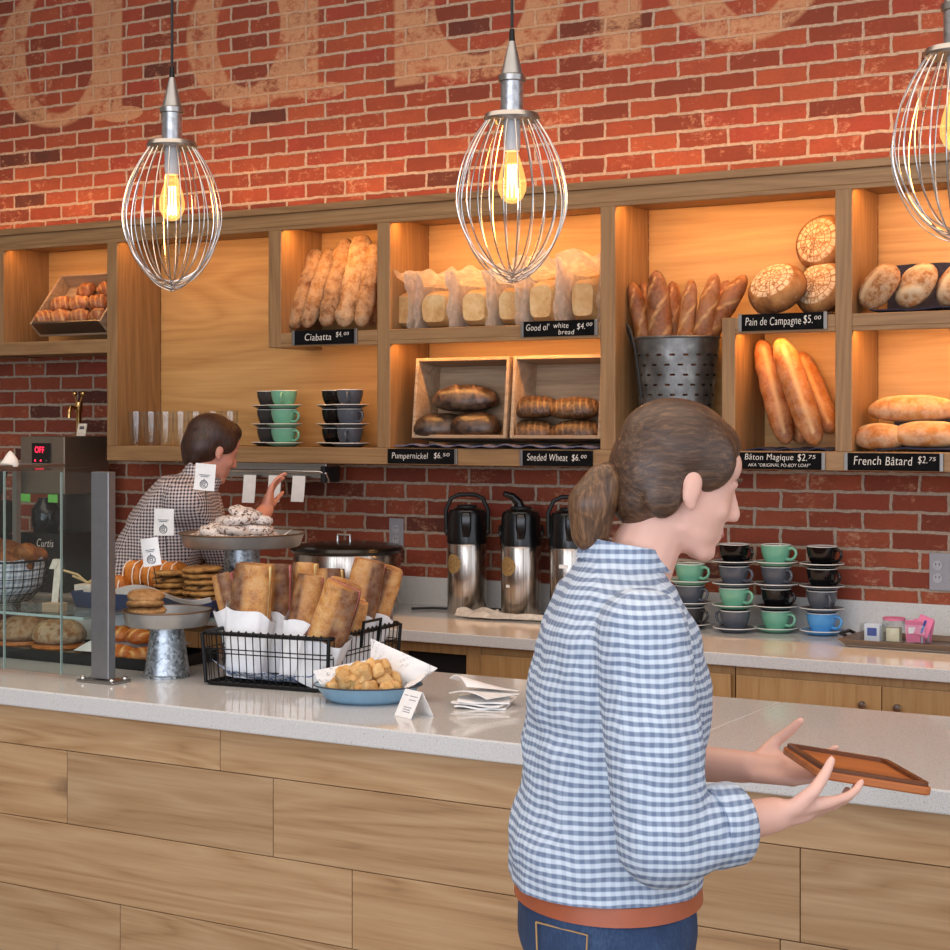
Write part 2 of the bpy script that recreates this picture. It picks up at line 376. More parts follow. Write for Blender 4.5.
# ---------------------------------------------------------------- wall shelf
DS = -.30; BK = -.012
ZB0, ZB1, ZS0, ZS1, ZT0, ZT1 = 1.495, 1.560, 1.967, 2.026, 2.446, 2.53
shelf = thing('bread_shelf', 'long oak wall shelf of open cubbies lit from inside, holding all the bread', 'shelf', (-3.4, -.15, ZB0))
OX, OY, OZ = -3.4, -.15, ZB0
def sb(name, x0, x1, y0, y1, z0, z1, m):
    return MB().box(x0-OX, x1-OX, y0-OY, y1-OY, z0-OZ, z1-OZ).build(name, m, shelf, False, bevel=.0025)
XA0, XA1 = -6.0, -5.84     # far left divider
XD1 = (-5.180, -5.122); XD2 = (-4.295, -4.230); XD3 = (-3.757, -3.696); XD4 = (-2.775, -2.714); XPD = (-2.299, -2.249); XD5 = (-1.888, -1.829); XR = .6
GR = .016                                # the boards carry a front lip that hides the light strips
sb('top_board', -7.2, XR, DS, BK, ZT0+GR, ZT1-.016, W_X)
sb('front_lip', -7.2, XR, DS, DS+.02, ZT0, ZT0+GR, W_X)
sb('top_cap', -7.2, XR, DS-.012, BK, ZT1-.016, ZT1+.012, W_X)
sb('bottom_board', XD1[0], XR, DS, BK, ZB0, ZB1, W_X)
for x in (XA0-.9, XA0+.13): sb('divider', x, x+.06, DS+.001, BK, ZS0, ZT0+GR, W_Z)
for a in (XD1, XD3, XD4, XD5, (-.70, -.64)): sb('divider', a[0], a[1], DS+.001, BK, ZB1, ZT0+GR, W_Z)
sb('divider', XD2[0], XD2[1], DS+.001, BK, ZS0, ZT0+GR, W_Z)
sb('divider', XPD[0], XPD[1], DS+.001, BK, ZB1, ZS1, W_Z)
sb('shelf_board', -7.2, XD1[0], DS, BK, ZS0, ZS1, W_X)
for x0, x1 in ((XD2[1], XD3[0]), (XD3[1], XD4[0]), (XPD[1], XD5[0]), (XD5[1], -.70), (-.64, XR)):
    sb('shelf_board', x0, x1, DS, BK, ZS0+GR, ZS1, W_X); sb('front_lip', x0, x1, DS, DS+.02, ZS0, ZS0+GR, W_X)
for x0, x1, z0, z1 in ((-7.2, XD1[0], ZS1, ZT0+GR), (XD1[1], XD3[0], ZB1, ZT0+GR), (XD3[1], XD4[0], ZB1, ZT0+GR), (XD4[1], XD5[0], ZB1, ZT0+GR), (XD5[1], -.70, ZB1, ZT0+GR), (-.64, XR, ZB1, ZT0+GR)):
    sb('back_panel', x0, x1, BK, -.001, z0, z1, W_BACK)
LEDM = NT('led_strip'); e = LEDM.n('Emission'); e.inputs[0].default_value = lin((255, 190, 110)); e.inputs[1].default_value = 3.0; LEDM.t.links.new(e.outputs[0], LEDM.out.inputs[0]); LEDM = LEDM.m
LEDS = []
def led(x0, x1, z, up=False):
    o = MB().box(x0-OX, x1-OX, DS+.024-OY, DS+.036-OY, z+GR-.005-OZ, z+GR-OZ).build('light_strip', LEDM, shelf, False)
    LEDS.append((x0, x1, z+GR))
for x0, x1, z in ((XA0+.19, XD1[0], ZT0), (XD1[1], XD2[0], ZT0), (XD2[1], XD3[0], ZT0), (XD3[1], XD4[0], ZT0), (XD4[1], XD5[0], ZT0), (XD5[1], -.70, ZT0),
                  (XD2[0], XD3[0], ZS0), (XD3[1], XD4[0], ZS0), (XPD[1], XD5[0], ZS0), (XD5[1], -.70, ZS0)):
    led(x0+.02, x1-.02, z)
# ---------------------------------------------------------------- back counter
ZC = .915
bw = MB().box(-7.6, 1.2, -.76, -.001, .875, ZC).build('back_worktop', QUARTZ, None, False, bevel=.003)
tag(bw, 'white quartz worktop along the brick wall behind the bar', 'worktop')
bs = MB().box(-7.6, 1.2, -.022, -.001, ZC, 1.03).build('backsplash', QUARTZ, None, False, bevel=.002)
tag(bs, 'low white quartz upstand against the brick wall', 'backsplash')
KN = plain('knob_nickel', (190, 186, 180), .25, 1.0)
def knob(par, x, z):
    MB().lathe([(.005, 0), (.005, .012), (.011, .016), (.014, .024), (.011, .03), (.001, .031)], 16, T(x, -.018, z) @ R(PI/2)).build('knob', KN, par)
# cabinets: (x0, x1, kind)
def cab(x0, x1, kind, label):
    t = thing('base_cabinet', label, 'cabinet', ((x0+x1)/2, -.72, 0)); w = (x1-x0)/2-.001
    m = MB()
    if kind == 'open':
        m.box(-w, -w+.03, 0, .68, .0, .874); m.box(w-.06, w, 0, .68, .0, .874); m.box(-w+.03, w-.06, .02, .68, .08, .12); m.box(-w+.03, w-.06, 0, .68, .835, .874); m.box(-w+.03, w-.06, .66, .68, .12, .835)
        m.build('carcass', W_CAB, t, False, bevel=.002)
        MB().box(-w+.032, w-.062, .04, .655, .12, .834).build('dark_lining', BLACKM, t, False)
        MB().box(-w+.06, w-.09, .02, .04, .66, .70).build('shelf_edge', DSTEEL, t, False)
        return
    m.box(-w, w, .0, .68, .0, .874).build('carcass', W_CAB, t, False, bevel=.002)
    n = 2 if kind == 'pair' else 1
    for i in range(n):
        a = -w+.006+i*(2*w-.012)/n; b = -w+.006+(i+1)*(2*w-.012)/n
        d = MB().box(a+.0015, b-.0015, -.018, -.0005, .10, .845).build('door', W_CAB, t, False, bevel=.002)
        knob(d, b-.055 if i == 0 else a+.055, .785)
cx = [at(p, 660, -.72).x for p in (395, 481, 735, 883)]
cab(-5.2, cx[0], 'pair', 'oak base cabinet hidden behind the sandwich basket'); cab(cx[0], cx[1], 'open', 'open black-lined oak cabinet below the back worktop')
cab(cx[1], cx[2], 'pair', 'oak base cabinet below the coffee airpots')
x3 = cx[2]+(cx[3]-cx[2])*2
cab(cx[2]+.002, x3, 'pair', 'oak double-door base cabinet with two round nickel knobs at right')
cab(x3+.002, 1.19, 'pair', 'oak base cabinet beyond the right edge of the photo')
# ---------------------------------------------------------------- front bar
YF = -2.455; YB = -1.58
XS = -1.60
wt = MB().box(-5.6, XS-.0006, YF, YB, .865, ZC).build('bar_worktop', QUARTZ, None, False, bevel=.004); tag(wt, 'thick white speckled quartz bar top under the basket, pan and napkins', 'worktop')
wt = MB().box(XS+.0006, .9, YF, YB, .865, ZC).build('bar_worktop', QUARTZ, None, False, bevel=.004); tag(wt, 'empty white speckled quartz bar top beyond the seam, behind the held board', 'worktop')
bar = thing('service_bar', 'long service bar faced with wide knotty oak planks', 'bar', (-2.4, -2.0, 0))
YP = -2.425
MB().box(-5.5+2.4, .85+2.4, YP+.022+2.0, -1.66+2.0, .0, .864).build('carcass', W_PLANK, bar, False)
rows = [.864]
for p in ((0, 732),):  rows.append(at(0, 742, YP).z)
rows.append(at(0, 813, YP).z); rows.append(at(0, 882, YP).z); rows.append(at(0, 950, YP).z); rows.append(rows[-1]-.19); rows.append(0.0)
joints = [[at(220, 750, YP).x, at(640, 780, YP).x], [at(67, 780, YP).x, at(273, 820, YP).x, at(800, 860, YP).x], [at(352, 900, YP).x, at(780, 930, YP).x], [at(120, 930, YP).x, at(450, 930, YP).x], [-2.9, -1.2], [-3.6, -1.9]]
for i in range(len(rows)-1):
    xs = [-5.5]+joints[i]+[.85]
    for a, b in zip(xs, xs[1:]):
        MB().box(a+2.4+.0012, b+2.4-.0012, YP+2.0, YP+.021+2.0, rows[i+1]+.0012, rows[i]-.0008).build('plank', W_PLANK, bar, False, bevel=.0012)
# ---------------------------------------------------------------- outlets
def outlet(c, w, label):
    t = thing('wall_outlet', label, 'outlet', c)
    MB().box(-w/2, w/2, -.006, 0, -.065, .065).build('plate', plain('grey_plate', (150, 148, 152), .4), t, False, bevel=.002)
    for sx in ((-w/4, w/4) if w > .1 else (0,)):
        for sz in (-.022, .022):
            s = MB().lathe([(.017, 0), (.017, .003), (.001, .0031)], 24, T(sx, -.006, sz) @ R(PI/2)).build('socket', plain('socket_face', (170, 168, 172), .4), t)
            for dx in (-.006, .006): MB().box(sx+dx-.001, sx+dx+.001, -.0105, -.009, sz+.0, sz+.008).build('slot', BLACKM, s, False)
p = at(947, 572, 0); outlet((p.x, -.0005, p.z), .12, 'double grey wall outlet on the brick right of the cups')
p = at(397, 534, 0); outlet((p.x, -.0005, p.z), .07, 'small grey wall outlet on the brick above the round warmer')
# ---------------------------------------------------------------- bread
def nz(p, s, seed=0): return noise.noise(Vector((p[0]*s+seed*7.3, p[1]*s+seed*3.1, p[2]*s)))
def loaf_mb(L, w, h, pw=2.6, cutn=0, slant=.5, cutw=.10, bump=.06, seed=1, flat=.65, bend=0., nu=30, nv=20, lump=0., long=False):
    vs, fs, sc = [], [], []
    rings = []
    for i in range(nu+1):
        u = -1+2*i/nu; u = math.copysign(abs(u)**.8, u)
        r = max((1-abs(u)**pw), 0)**.5; r = max(r, .02)
        ring = []
        for j in range(nv):
            a = 2*PI*j/nv; ca, sa = math.cos(a), math.sin(a)
            y = w/2*r*ca; z = h/2*r*(sa if sa > 0 else sa*flat); x = L/2*u
            d = 1+bump*nz((x, y, z), 2.2/max(w, h), seed)*1.4+bump*.4*nz((x, y, z), 6/max(w, h), seed+3)
            if lump: d += lump*math.sin(x*lump*90+seed)
            s = 0.
            if cutn:
                if long: q = abs(ca-.1*math.sin(3*u)); inside = sa > .2 and abs(u) < .8; m = max(0, 1-q/(cutw*2))
                else:
                    q = (u*.5+.5)*(cutn+.6)-.3+ca*slant; fr = abs(q-round(q)); inside = sa > .15 and 0 <= q+.5 and abs(u) < .9; m = max(0, 1-fr/cutw/1.6)
                if inside: s = min(1, m*1.5)*min(1, (sa)*1.6); d += .05*s-.05*(1 if 0 < m < .35 else 0)
            ring.append((x, y*d+bend*w*(1-u*u), z*d)); sc.append(s)
        rings.append(ring)
    m = MB(); m.loft(rings); m.a = sc; m.zmin = min(p[2] for r in rings for p in r)
    return m
def loaf(name, label, cat, mat, loc, rot, L, w, h, group=None, **k):
    m = loaf_mb(L, w, h, **k)
    o = m.build(name, mat, None, True, 60, attr={'score': m.a}); o.location = loc; o.rotation_mode = 'XYZ'
    o.rotation_euler = rot if not isinstance(rot, Matrix) else rot.to_euler()
    return tag(o, label, cat, group)
def along(p0, p1, roll=0.):          # rotation whose local x runs from p0 to p1, local z as near to camera-side as possible
    x = (Vector(p1)-Vector(p0)).normalized(); f = Vector((.35, -1, .35)); z = (f-x*f.dot(x)).normalized(); y = z.cross(x)
    M = Matrix((x, y, z)).transposed().to_4x4()
    return M @ R(roll)
def stick(name, label, cat, mat, p0, p1, w, h, group=None, roll=0., **k):
    p0, p1 = Vector(p0), Vector(p1); k.setdefault('pw', 8)
    return loaf(name, label, cat, mat, (p0+p1)/2, along(p0, p1, roll), (p1-p0).length, w, h, group, **k)
# chalkboard signs
def text_mb(mb, body, size, x, z, shear=.12, M=None, width=None, thick=-.004):
    c = bpy.data.curves.new('t', 'FONT'); c.body = body; c.size = size; c.shear = shear; c.offset = thick*size*2; c.extrude = .0004; c.space_character = 1.08
    o = bpy.data.objects.new('t', c); COL.objects.link(o)
    dg = bpy.context.evaluated_depsgraph_get(); me = o.evaluated_get(dg).to_mesh()
    vs = [v.co.copy() for v in me.vertices]; fs = [tuple(p.vertices) for p in me.polygons]
    o.evaluated_get(dg).to_mesh_clear(); bpy.data.objects.remove(o); bpy.data.curves.remove(c)
    if not vs: return 0
    x0 = min(v.x for v in vs); x1 = max(v.x for v in vs); k = width/(x1-x0) if width else 1
    out = []
    for v in vs:
        out.append((x+(v.x-x0)*k, -v.z-.0006, z+v.y+.0022*math.sin(v.x*70)*size/.04*.4))
    mb.add(out, fs, M); return (x1-x0)*k
SIGNS = 0
def sign(px0, px1, py, lines, label, Y=DS-.003, clips=(1, 1), h=.058):
    a = at(px0, py, Y); b = at(px1, py, Y); w = b.x-a.x
    t = thing('chalkboard_sign', label, 'sign', ((a.x+b.x)/2, Y, a.z), 0, 'chalkboard bread signs')
    MB().box(-w/2, w/2, -.004, 0, -h/2, h/2).build('board', SLATE, t, False, bevel=.001)
    for i, sx in enumerate((-1, 1)):
        if clips[i]: MB().box(sx*w/2-(.012 if sx < 0 else 0), sx*w/2+(0 if sx < 0 else .012), -.006, 0, -h/2-.001, h/2+.001).build('end_clip', GREYM, t, False, bevel=.001)
    m = MB()
    for body, x, z, size, wd in lines: text_mb(m, body, size, -w/2+x*w, z*h, width=wd*w, M=T(0, -.0042, 0))
    m.build('lettering', CHALK, t, False, fixn=False)
# ---- croissant-like rolls in the tilted crate, far left
def crate(label, c, rot, w, d, h, wall=.012, mat=W_CRATE, dark=False):
    t = thing('wooden_crate', label, 'crate', c, 0, None, rot)
    MB().box(-w/2, w/2, 0, wall, 0, h).build('back_board', mat, t, False, bevel=.001)       # back of the crate (its bottom when upright)
    MB().box(-w/2, -w/2+wall, -d, 0, 0, h).build('side_board', mat, t, False, bevel=.002)
    MB().box(w/2-wall, w/2, -d, 0, 0, h).build('side_board', mat, t, False, bevel=.002)
    MB().box(-w/2+wall, w/2-wall, -d, 0, 0, wall).build('bottom_board', DSTEEL if dark else mat, t, False, bevel=.002)
    MB().box(-w/2+wall, w/2-wall, -d, 0, h-wall, h).build('top_board', mat, t, False, bevel=.002)
    return t
pa = at(62, 341, -.25)
CRA = (math.radians(-40), 0, 0)
ct = crate('weathered wooden crate tilted back in the far left cubby, filled with dark rolls', (pa.x+.045, -.225, ZS1+.034), CRA, .43, .075, .31, dark=True)
MB().tube([(-.215, -.04, .10), (-.236, -.045, .10), (-.240, -.05, .20), (-.215, -.045, .20)], .008).build('handle', BLACKM, ct)
CM4 = T(ct.location) @ R(CRA[0])
RL = [(-.165, -.045, .055, .9, 'seed-topped braided'), (-.062, -.05, .05, .4, 'seed-topped'), (.045, -.05, .05, .1, 'plain glossy'), (.15, -.045, .055, -.4, 'scored'),
      (-.12, -.045, .14, .3, 'twisted glossy'), (-.01, -.045, .14, 0, 'small brown'), (.10, -.045, .14, .2, 'flat oval'), (-.03, -.04, .225, -.3, 'pale-dusted'), (.12, -.045, .225, .7, 'split-top')]
RW = ['front row nearest the crate side', 'front row beside the braided one', 'front row middle', 'front row against the divider', 'second row by the crate side', 'second row middle', 'second row against the divider', 'back of the crate', 'back of the crate by the divider']
for i, (x, y, z, a, nm) in enumerate(RL):
    loaf('bread_roll', '%s dark crusty roll in the tilted crate, %s' % (nm, RW[i]), 'bread roll', C_ROLL, CM4 @ V(x, y, z), (math.radians(40), 0, a), .112, .086, .078, 'dark rolls in the tilted crate', cutn=(4 if i % 2 == 0 else 2), seed=i, cutw=.12, bump=.1)
# ---- ciabatta
CI = [((293, 329), (318, 248)), ((306, 328), (332, 249)), ((325, 327), (347, 238)), ((343, 327), (364, 234)), ((361, 327), (376, 243)), ((374, 326), (385, 262))]
CL = ['palest long ciabatta loaf leaning at the outer left of its row', 'floury ciabatta loaf second from the left, leaning on the pale one', 'lumpy ciabatta loaf in the middle of the leaning row', 'tallest ciabatta loaf, broad and brown, reaching the cubby top', 'ciabatta loaf right of the tallest, touching the divider', 'ciabatta loaf mostly hidden behind the divider edge']
for i, (b, t_) in enumerate(CI):
    p0 = at(b[0], b[1], -.235); p1 = at(t_[0], t_[1], -.085)
    if i == 5: p0 = at(370, 326, -.12); p1 = at(376, 262, -.05)
    p0.z = max(p0.z, ZS1+.012)
    stick('ciabatta_loaf', CL[i], 'ciabatta', C_CIAB, p0, p1, (.076, .078, .078, .094, .076, .06)[i], .055, 'ciabatta loaves', bump=.16, seed=i+11, pw=7, flat=.8, nu=36)
sign(295, 355, 338, [('Ciabatta', .18, -.22, .040, .44), ('$4.', .70, -.02, .030, .10), ('00', .83, .08, .018, .08)], 'black chalk sign reading Ciabatta below the leaning flat loaves')
# ---- bagged white loaves
def bagged(label, x, w, hh, seed, tall, Y0=-.245, px=0):
    t = thing('bagged_loaf', label, 'bread', (x, Y0, ZS1+.001), 0, 'white loaves in clear bags')
    L = .19
    rings = []
    for i in range(15):
        u = i/14; r = min(1, (math.sin(PI*min(max(u, .05), .95)))**.19); ring = []
        for j in range(24):
            a = 2*PI*j/24; ca, sa = math.cos(a), math.sin(a)
            y = math.copysign(abs(ca)**.5, ca)*w/2*r; z = math.copysign(abs(sa)**(.55 if sa > 0 else .35), sa)
            top = 1+.10*math.cos(a)*0
            zz = hh/2+z*hh/2*(r if z < 0 else r*(1.0+.06*nz((u, a, 0), 2, seed)))
            if z > 0: y *= 1.06
            ring.append((y*(1+.03*nz((y, u, zz), 30, seed)), .012+L*u, zz+.004))
        rings.append(ring)
    m = MB(); m.loft(rings); m.build('loaf', C_WHITE, t, True, 60, attr={'score': [0.]*len(m.v)})
    bw, bh = w/2+.018, hh+.02
    def fn(u, v):      # u round the section from lower left over the top to lower right, v from front to back
        a = u*4
        if a < 1.2: x_, z_ = -bw, bh*a/1.2
        elif a < 2.8: x_, z_ = -bw+2*bw*(a-1.2)/1.6, bh
        else: x_, z_ = bw, bh*(4-a)/1.2
        k = nz((x_*14, v*3, z_*14), 1.6, seed)
        fl = max(0, 1-v*3.0)**1.5
        x2 = x_*(1+.22*fl*(z_/bh)**2)+k*.010
        z2 = z_+(tall*fl*(1 if .28 < u < .72 else max(0, z_/bh-.4)))*(1+.6*k)+k*.006*(z_/bh)+(.012*math.sin(PI*min(1, max(0, (u-.3)/.4))) if .3 < u < .7 else 0)
        return (x2, -.030*fl+(L+.03)*v+k*.008, max(z2, .002))
    MB().grid(fn, 41, 13).build('plastic_bag', BAG, t, True, 70, fixn=False)
    def ff(u, v): return (-bw+.004+2*(bw-.004)*u+.006*nz((u*3, v*4, 0), 1, seed), .002-.014*math.sin(PI*u)*math.sin(PI*min(1, v*1.4))+.006*nz((u*5, v*5, 2), 1, seed), bh*.86*v+.003)
    return t
BP = [(402, .112), (432, .145), (472, .135), (507, .115), (539, .125), (581, .120)]
BL = ['bagged white loaf at the left end of its row by the divider', 'broad bagged white loaf second from the left end', 'bagged white loaf with bubbly crust below the middle whisk lamp', 'narrow bagged white loaf just right of the whisk lamp tip', 'tall narrow bagged white loaf above the white bread sign', 'bagged white loaf at the right end against the tall divider']
for i, (px, w) in enumerate(BP):
    bagged(BL[i], at(px, 320, -.245).x, w, .150 if i < 4 else .172, i+31, .05 if i < 3 else .06)
sign(524, 595, 329.5, [("Good ol'", .04, -.10, .034, .33), ('white', .43, .02, .028, .21), ('bread', .50, -.40, .026, .22), ('$4.', .76, -.10, .032, .11), ('00', .89, .08, .018, .08)], 'black chalk sign reading good old white bread under the bagged loaves')
# ---- crates with dark bread
ca_, cb_ = at(410, 444, -.275), at(504, 444, -.275)
k1 = crate('shallow wooden crate tilted in the lower cubby with pumpernickel loaves', ((ca_.x+cb_.x)/2, -.10, ZB1+.022), (math.radians(-6), 0, math.radians(0)), cb_.x-ca_.x, .165, .315, .013)
ca2, cb2 = at(508, 444, -.275), at(599, 444, -.275)
k2 = crate('shallow wooden crate beside the tall divider with seeded wheat loaves', ((ca2.x+cb2.x)/2, -.10, ZB1+.022), (math.radians(-6), 0, 0), cb2.x-ca2.x, .165, .315, .013)
def clothy(x0, x1, y0, y1, z, seed, label, mat, sag=.012, cat='cloth'):
    def fn(u, v): 
        x = x0+(x1-x0)*u; y = y0+(y1-y0)*v
        return (x, y+.006*nz((x*20, 0, 0), 1, seed), z+.006+sag*.6*nz((x*13, y*13, 0), 1, seed)+.004*math.sin(x*60+seed))
    o = MB().grid(fn, 50, 14, .004).build('folded_cloth', mat, None, True, 70); return tag(o, label, cat)
clothy(XD3[1]+.03, XD4[0]-.02, -.315, -.10, ZB1+.006, 3, 'faded blue cloth lying under the two crates of dark loaves', LILAC, .01)
PU = [(441, 429, -.19, 'floury pumpernickel loaf at lower left of its crate'), (476, 428, -.19, 'smooth dark pumpernickel loaf at lower right of its crate'), (466, 401, -.17, 'shiny pumpernickel loaf resting on top of two others')]
for i, (px, py, Y, l) in enumerate(PU):
    loaf('pumpernickel_loaf', l, 'bread', C_PUMP, at(px, py, Y), (math.radians(12), 0, (.5, .1, .15)[i]), (.225, .215, .28)[i], .14, .125, 'pumpernickel loaves', seed=i+3, cutn=(0, 0, 3)[i], cutw=.05, bump=.05)
SW = [(531, 433, -.19, 'lower seeded wheat loaf at the left of the right crate'), (577, 433, -.19, 'lower seeded wheat loaf at the right of the right crate'), (534, 409, -.17, 'upper seeded wheat loaf with ridged top at the left'), (576, 410, -.17, 'upper seeded wheat loaf with ridged top at the right')]
for i, (px, py, Y, l) in enumerate(SW):
    loaf('seeded_wheat_loaf', l, 'bread', C_SEED, at(px, py, Y), (math.radians(15), 0, .05), (.215), .135, .098, 'seeded wheat loaves', seed=i+8, cutn=8, cutw=.09, slant=.9, bump=.05, nu=44)
sign(388, 455, 456, [('Pumpernickel', .07, -.16, .034, .54), ('$6.', .70, -.12, .032, .11), ('50', .83, .02, .018, .10)], 'black chalk sign reading Pumpernickel on the bottom shelf board', clips=(0, 1))
sign(523, 593, 458, [('Seeded Wheat', .07, -.16, .038, .58), ('$6.', .71, -.14, .034, .11), ('00', .84, .02, .018, .08)], 'black chalk sign reading Seeded Wheat on the bottom shelf board', clips=(1, 0))
# ---- bucket of baguettes
bc = at(670, 345, -.158)+V(.024, 0, 0)
bk = thing('olive_bucket', 'tapered galvanised slotted bucket holding a bunch of upright baguettes', 'bucket', (bc.x, -.158, ZB1+.0005))
bz = 1.966-ZB1
def slotted(r0, r1, h, sx, sy):
    m = MB(); nu_ = 96; vs = []; fs = []
    zs = [0., .05]; hole = [False]
    while zs[-1] < h-.05: zs += [zs[-1]+.0075, zs[-1]+.036]; hole += [True, False]
    zs.append(h); hole.append(False); nv_ = len(zs)-1
    for i in range(nv_+1):
        r = r0+(r1-r0)*zs[i]/h
        for j in range(nu_): vs.append((r*sx*math.cos(2*PI*j/nu_), r*sy*math.sin(2*PI*j/nu_), zs[i]))
    for i in range(nv_):
        for j in range(nu_):
            if not (hole[i] and (j+(2 if (i//2) % 2 else 0)) % 5 in (0, 1)): fs.append((i*nu_+j, i*nu_+(j+1) % nu_, (i+1)*nu_+(j+1) % nu_, (i+1)*nu_+j))
    m.add(vs, fs); m.add([(x*.984, y*.984, z) for x, y, z in vs], [tuple(reversed(f)) for f in fs]); m.add([(r0*sx*math.cos(2*PI*j/nu_), r0*sy*math.sin(2*PI*j/nu_), .004) for j in range(nu_)], [tuple(range(nu_))])
    return m
BKM = noisy('old_galvanised_bucket', [(.3, (86, 85, 83)), (.55, (120, 119, 117)), (.75, (158, 158, 156))], 14, .4, metal=.75, bump=.1)
bo = slotted(.118, .152, bz, 1.06, .88).build('body', BKM, bk, True, 60, fixn=False)
MB().tube([(.152*1.06*math.cos(2*PI*j/48), .152*.88*math.sin(2*PI*j/48), bz) for j in range(48)], .0055, 8, True).build('rim', BKM, bk)
MB().tube([(-.150, -.055, bz-.02), (-.158, -.075, bz+.025), (-.150, -.10, bz+.05), (-.130, -.112, bz+.03), (-.112, -.112, bz-.04), (-.098, -.112, bz-.12), (-.088, -.108, bz-.22)], .0048).build('handle', BLACKM, bk)
BG = [((640, 400), (632, 282), -.19, .068), ((650, 400), (642, 281), -.10, .055), ((661, 400), (656, 270), -.215, .088), ((668, 400), (672, 281), -.15, .058), ((676, 400), (675, 282), -.09, .05), ((681, 400), (692, 279), -.20, .064), ((688, 400), (716, 273), -.185, .072), ((697, 400), (728, 280), -.115, .07), ((702, 400), (746, 275), -.15, .078)]
BGL = ['baguette leaning out at the bucket handle', 'baguette half hidden behind the handle-side ones', 'tallest pale baguette standing in front in the bucket', 'dark baguette just right of the tall pale one', 'baguette peeking out at the back middle of the bucket', 'dark-tipped baguette leaning slightly right in the bucket', 'long brown baguette leaning right in front of the bucket', 'baguette leaning right at the back of the bucket', 'baguette leaning far right towards the stencilled loaf']
for i, (b, t_, Y, w) in enumerate(BG):
    p1 = at(t_[0], t_[1], Y); pr_ = V(bc.x+max(-.112, min(.112, (p1.x-bc.x)*.66)), -.158+max(-.085, min(.085, p1.y+.158))*.9, 1.966); d = p1-pr_
    p0 = p1-d*((p1.z-ZB1-(.10 if abs(d.x) < .06 else .2))/d.z)
    stick('baguette', BGL[i], 'baguette', C_BAG, p0, p1, w, w*.9, 'baguettes in the bucket', cutn=4, slant=.55, cutw=.06, seed=i+20, flat=.9, roll=.3*math.sin(i*2.1), pw=5, nu=40)
# ---- stencilled round loaves
def roundloaf(label, c, rot, r, h, seed):
    prof = [(.001, -h*.45), (r*.7, -h*.45), (r*.93, -h*.3), (r, -.05*h), (r*.97, h*.18), (r*.86, h*.36), (r*.62, h*.49), (r*.3, h*.545), (.001, h*.55)]
    m = MB(); m.lathe(prof, 48); m.v = [tuple(Vector(p)*(1+.05*nz(p, 14, seed))) for p in m.v]
    o = m.build('stencilled_loaf', C_STEN, None, True, 70, sub=1); o.location = c; o.rotation_euler = rot
    return tag(o, label, 'bread', 'stencilled round loaves')
roundloaf('round loaf with flour rosette pattern lying in front above its chalk sign', at(777, 289, -.20), (math.radians(48), math.radians(-14), 0), .108, .105, 1)
roundloaf('stencilled round loaf standing topmost against the divider', at(822, 243, -.075), (math.radians(76), 0, math.radians(-14)), .104, .085, 2)
roundloaf('stencilled round loaf leaning below the topmost one by the divider', at(821, 288, -.125), (math.radians(64), 0, math.radians(-14)), .104, .085, 3)
sign(742, 824, 323, [('Pain de Campagne', .05, -.18, .040, .68), ('$5.', .76, -.14, .040, .11), ('00', .89, .06, .018, .08)], 'black chalk sign reading Pain de Campagne under the stencilled loaves')
clothy(XPD[1]+.02, XD5[0]-.02, -.275, -.05, ZS1+.001, 5, 'dark navy cloth under the stencilled round loaves', NAVY, .008)
# ---- lower long loaves
PB = [((787, 449), (761, 334), -.195, .088), ((817, 449), (779, 333), -.258, .094), ((832, 434), (799, 352), -.14, .085), ((802, 444), (783, 380), -.13, .07)]
PL = ['long golden loaf leaning at the left of the narrow lower cubby', 'long golden loaf crossing the middle of the narrow lower cubby', 'long loaf leaning at the right behind the crossing one', 'long loaf mostly hidden at the back of the narrow cubby']
for i, (b, t_, Y, w) in enumerate(PB):
    p0 = at(b[0], b[1], Y); p1 = at(t_[0], t_[1], Y+.05 if i < 2 else -.06)
    p0.z = max(p0.z, ZB1+.02); p1.z = min(p1.z, 1.955)
    stick('long_loaf', PL[i], 'bread', C_PBOY, p0, p1, w, w*.8, 'long golden loaves', cutn=2, slant=.2, cutw=.10, seed=i+40, pw=4, long=True, nu=40)
sign(738, 822, 460.5, [('Bâton Magique', .09, .06, .030, .58), ('$2.', .72, .02, .034, .11), ('75', .85, .15, .018, .08), ('AKA "ORIGINAL PO-BOY LOAF"', .13, -.34, .016, .74)], 'black chalk sign reading Baton Magique under the long golden loaves')
clothy(XPD[1]+.02, XD5[0]-.02, -.28, -.05, ZB1+.001, 6, 'dark cloth under the long golden loaves', NAVY, .008)
# ---- right cubbies
BO = [((880, 287), -.235, 'floured oval loaf tilted beside the divider in the upper right cubby'), ((917, 286), -.215, 'floured oval loaf with a deep split crust, middle of the upper right cubby'), ((958, 284), -.19, 'floured oval loaf cut off by the right edge of the photo')]
for i, (p, Y, l) in enumerate(BO):
    loaf('floured_loaf', l, 'bread', C_BOULE, at(p[0], p[1], Y), (math.radians(38), math.radians(-52), math.radians(14)), .175, .15, .10, 'floured oval loaves', seed=i+50, cutn=1, long=(i != 1), cutw=.14, slant=.5, bump=.04, pw=2.2)
def tray(label, x0, x1, y0, y1, z, mat, rot=0, h=.02, wall=.004, name='serving_tray', rr=0):
    t = MB(); t.box(x0, x1, y0, y1, z, z+wall); t.box(x0, x0+wall, y0, y1, z+wall, z+h); t.box(x1-wall, x1, y0, y1, z+wall, z+h); t.box(x0+wall, x1-wall, y0, y0+wall, z+wall, z+h); t.box(x0+wall, x1-wall, y1-wall, y1, z+wall, z+h)
    o = t.build(name, mat, None, False, bevel=.001); return tag(o, label, 'tray')
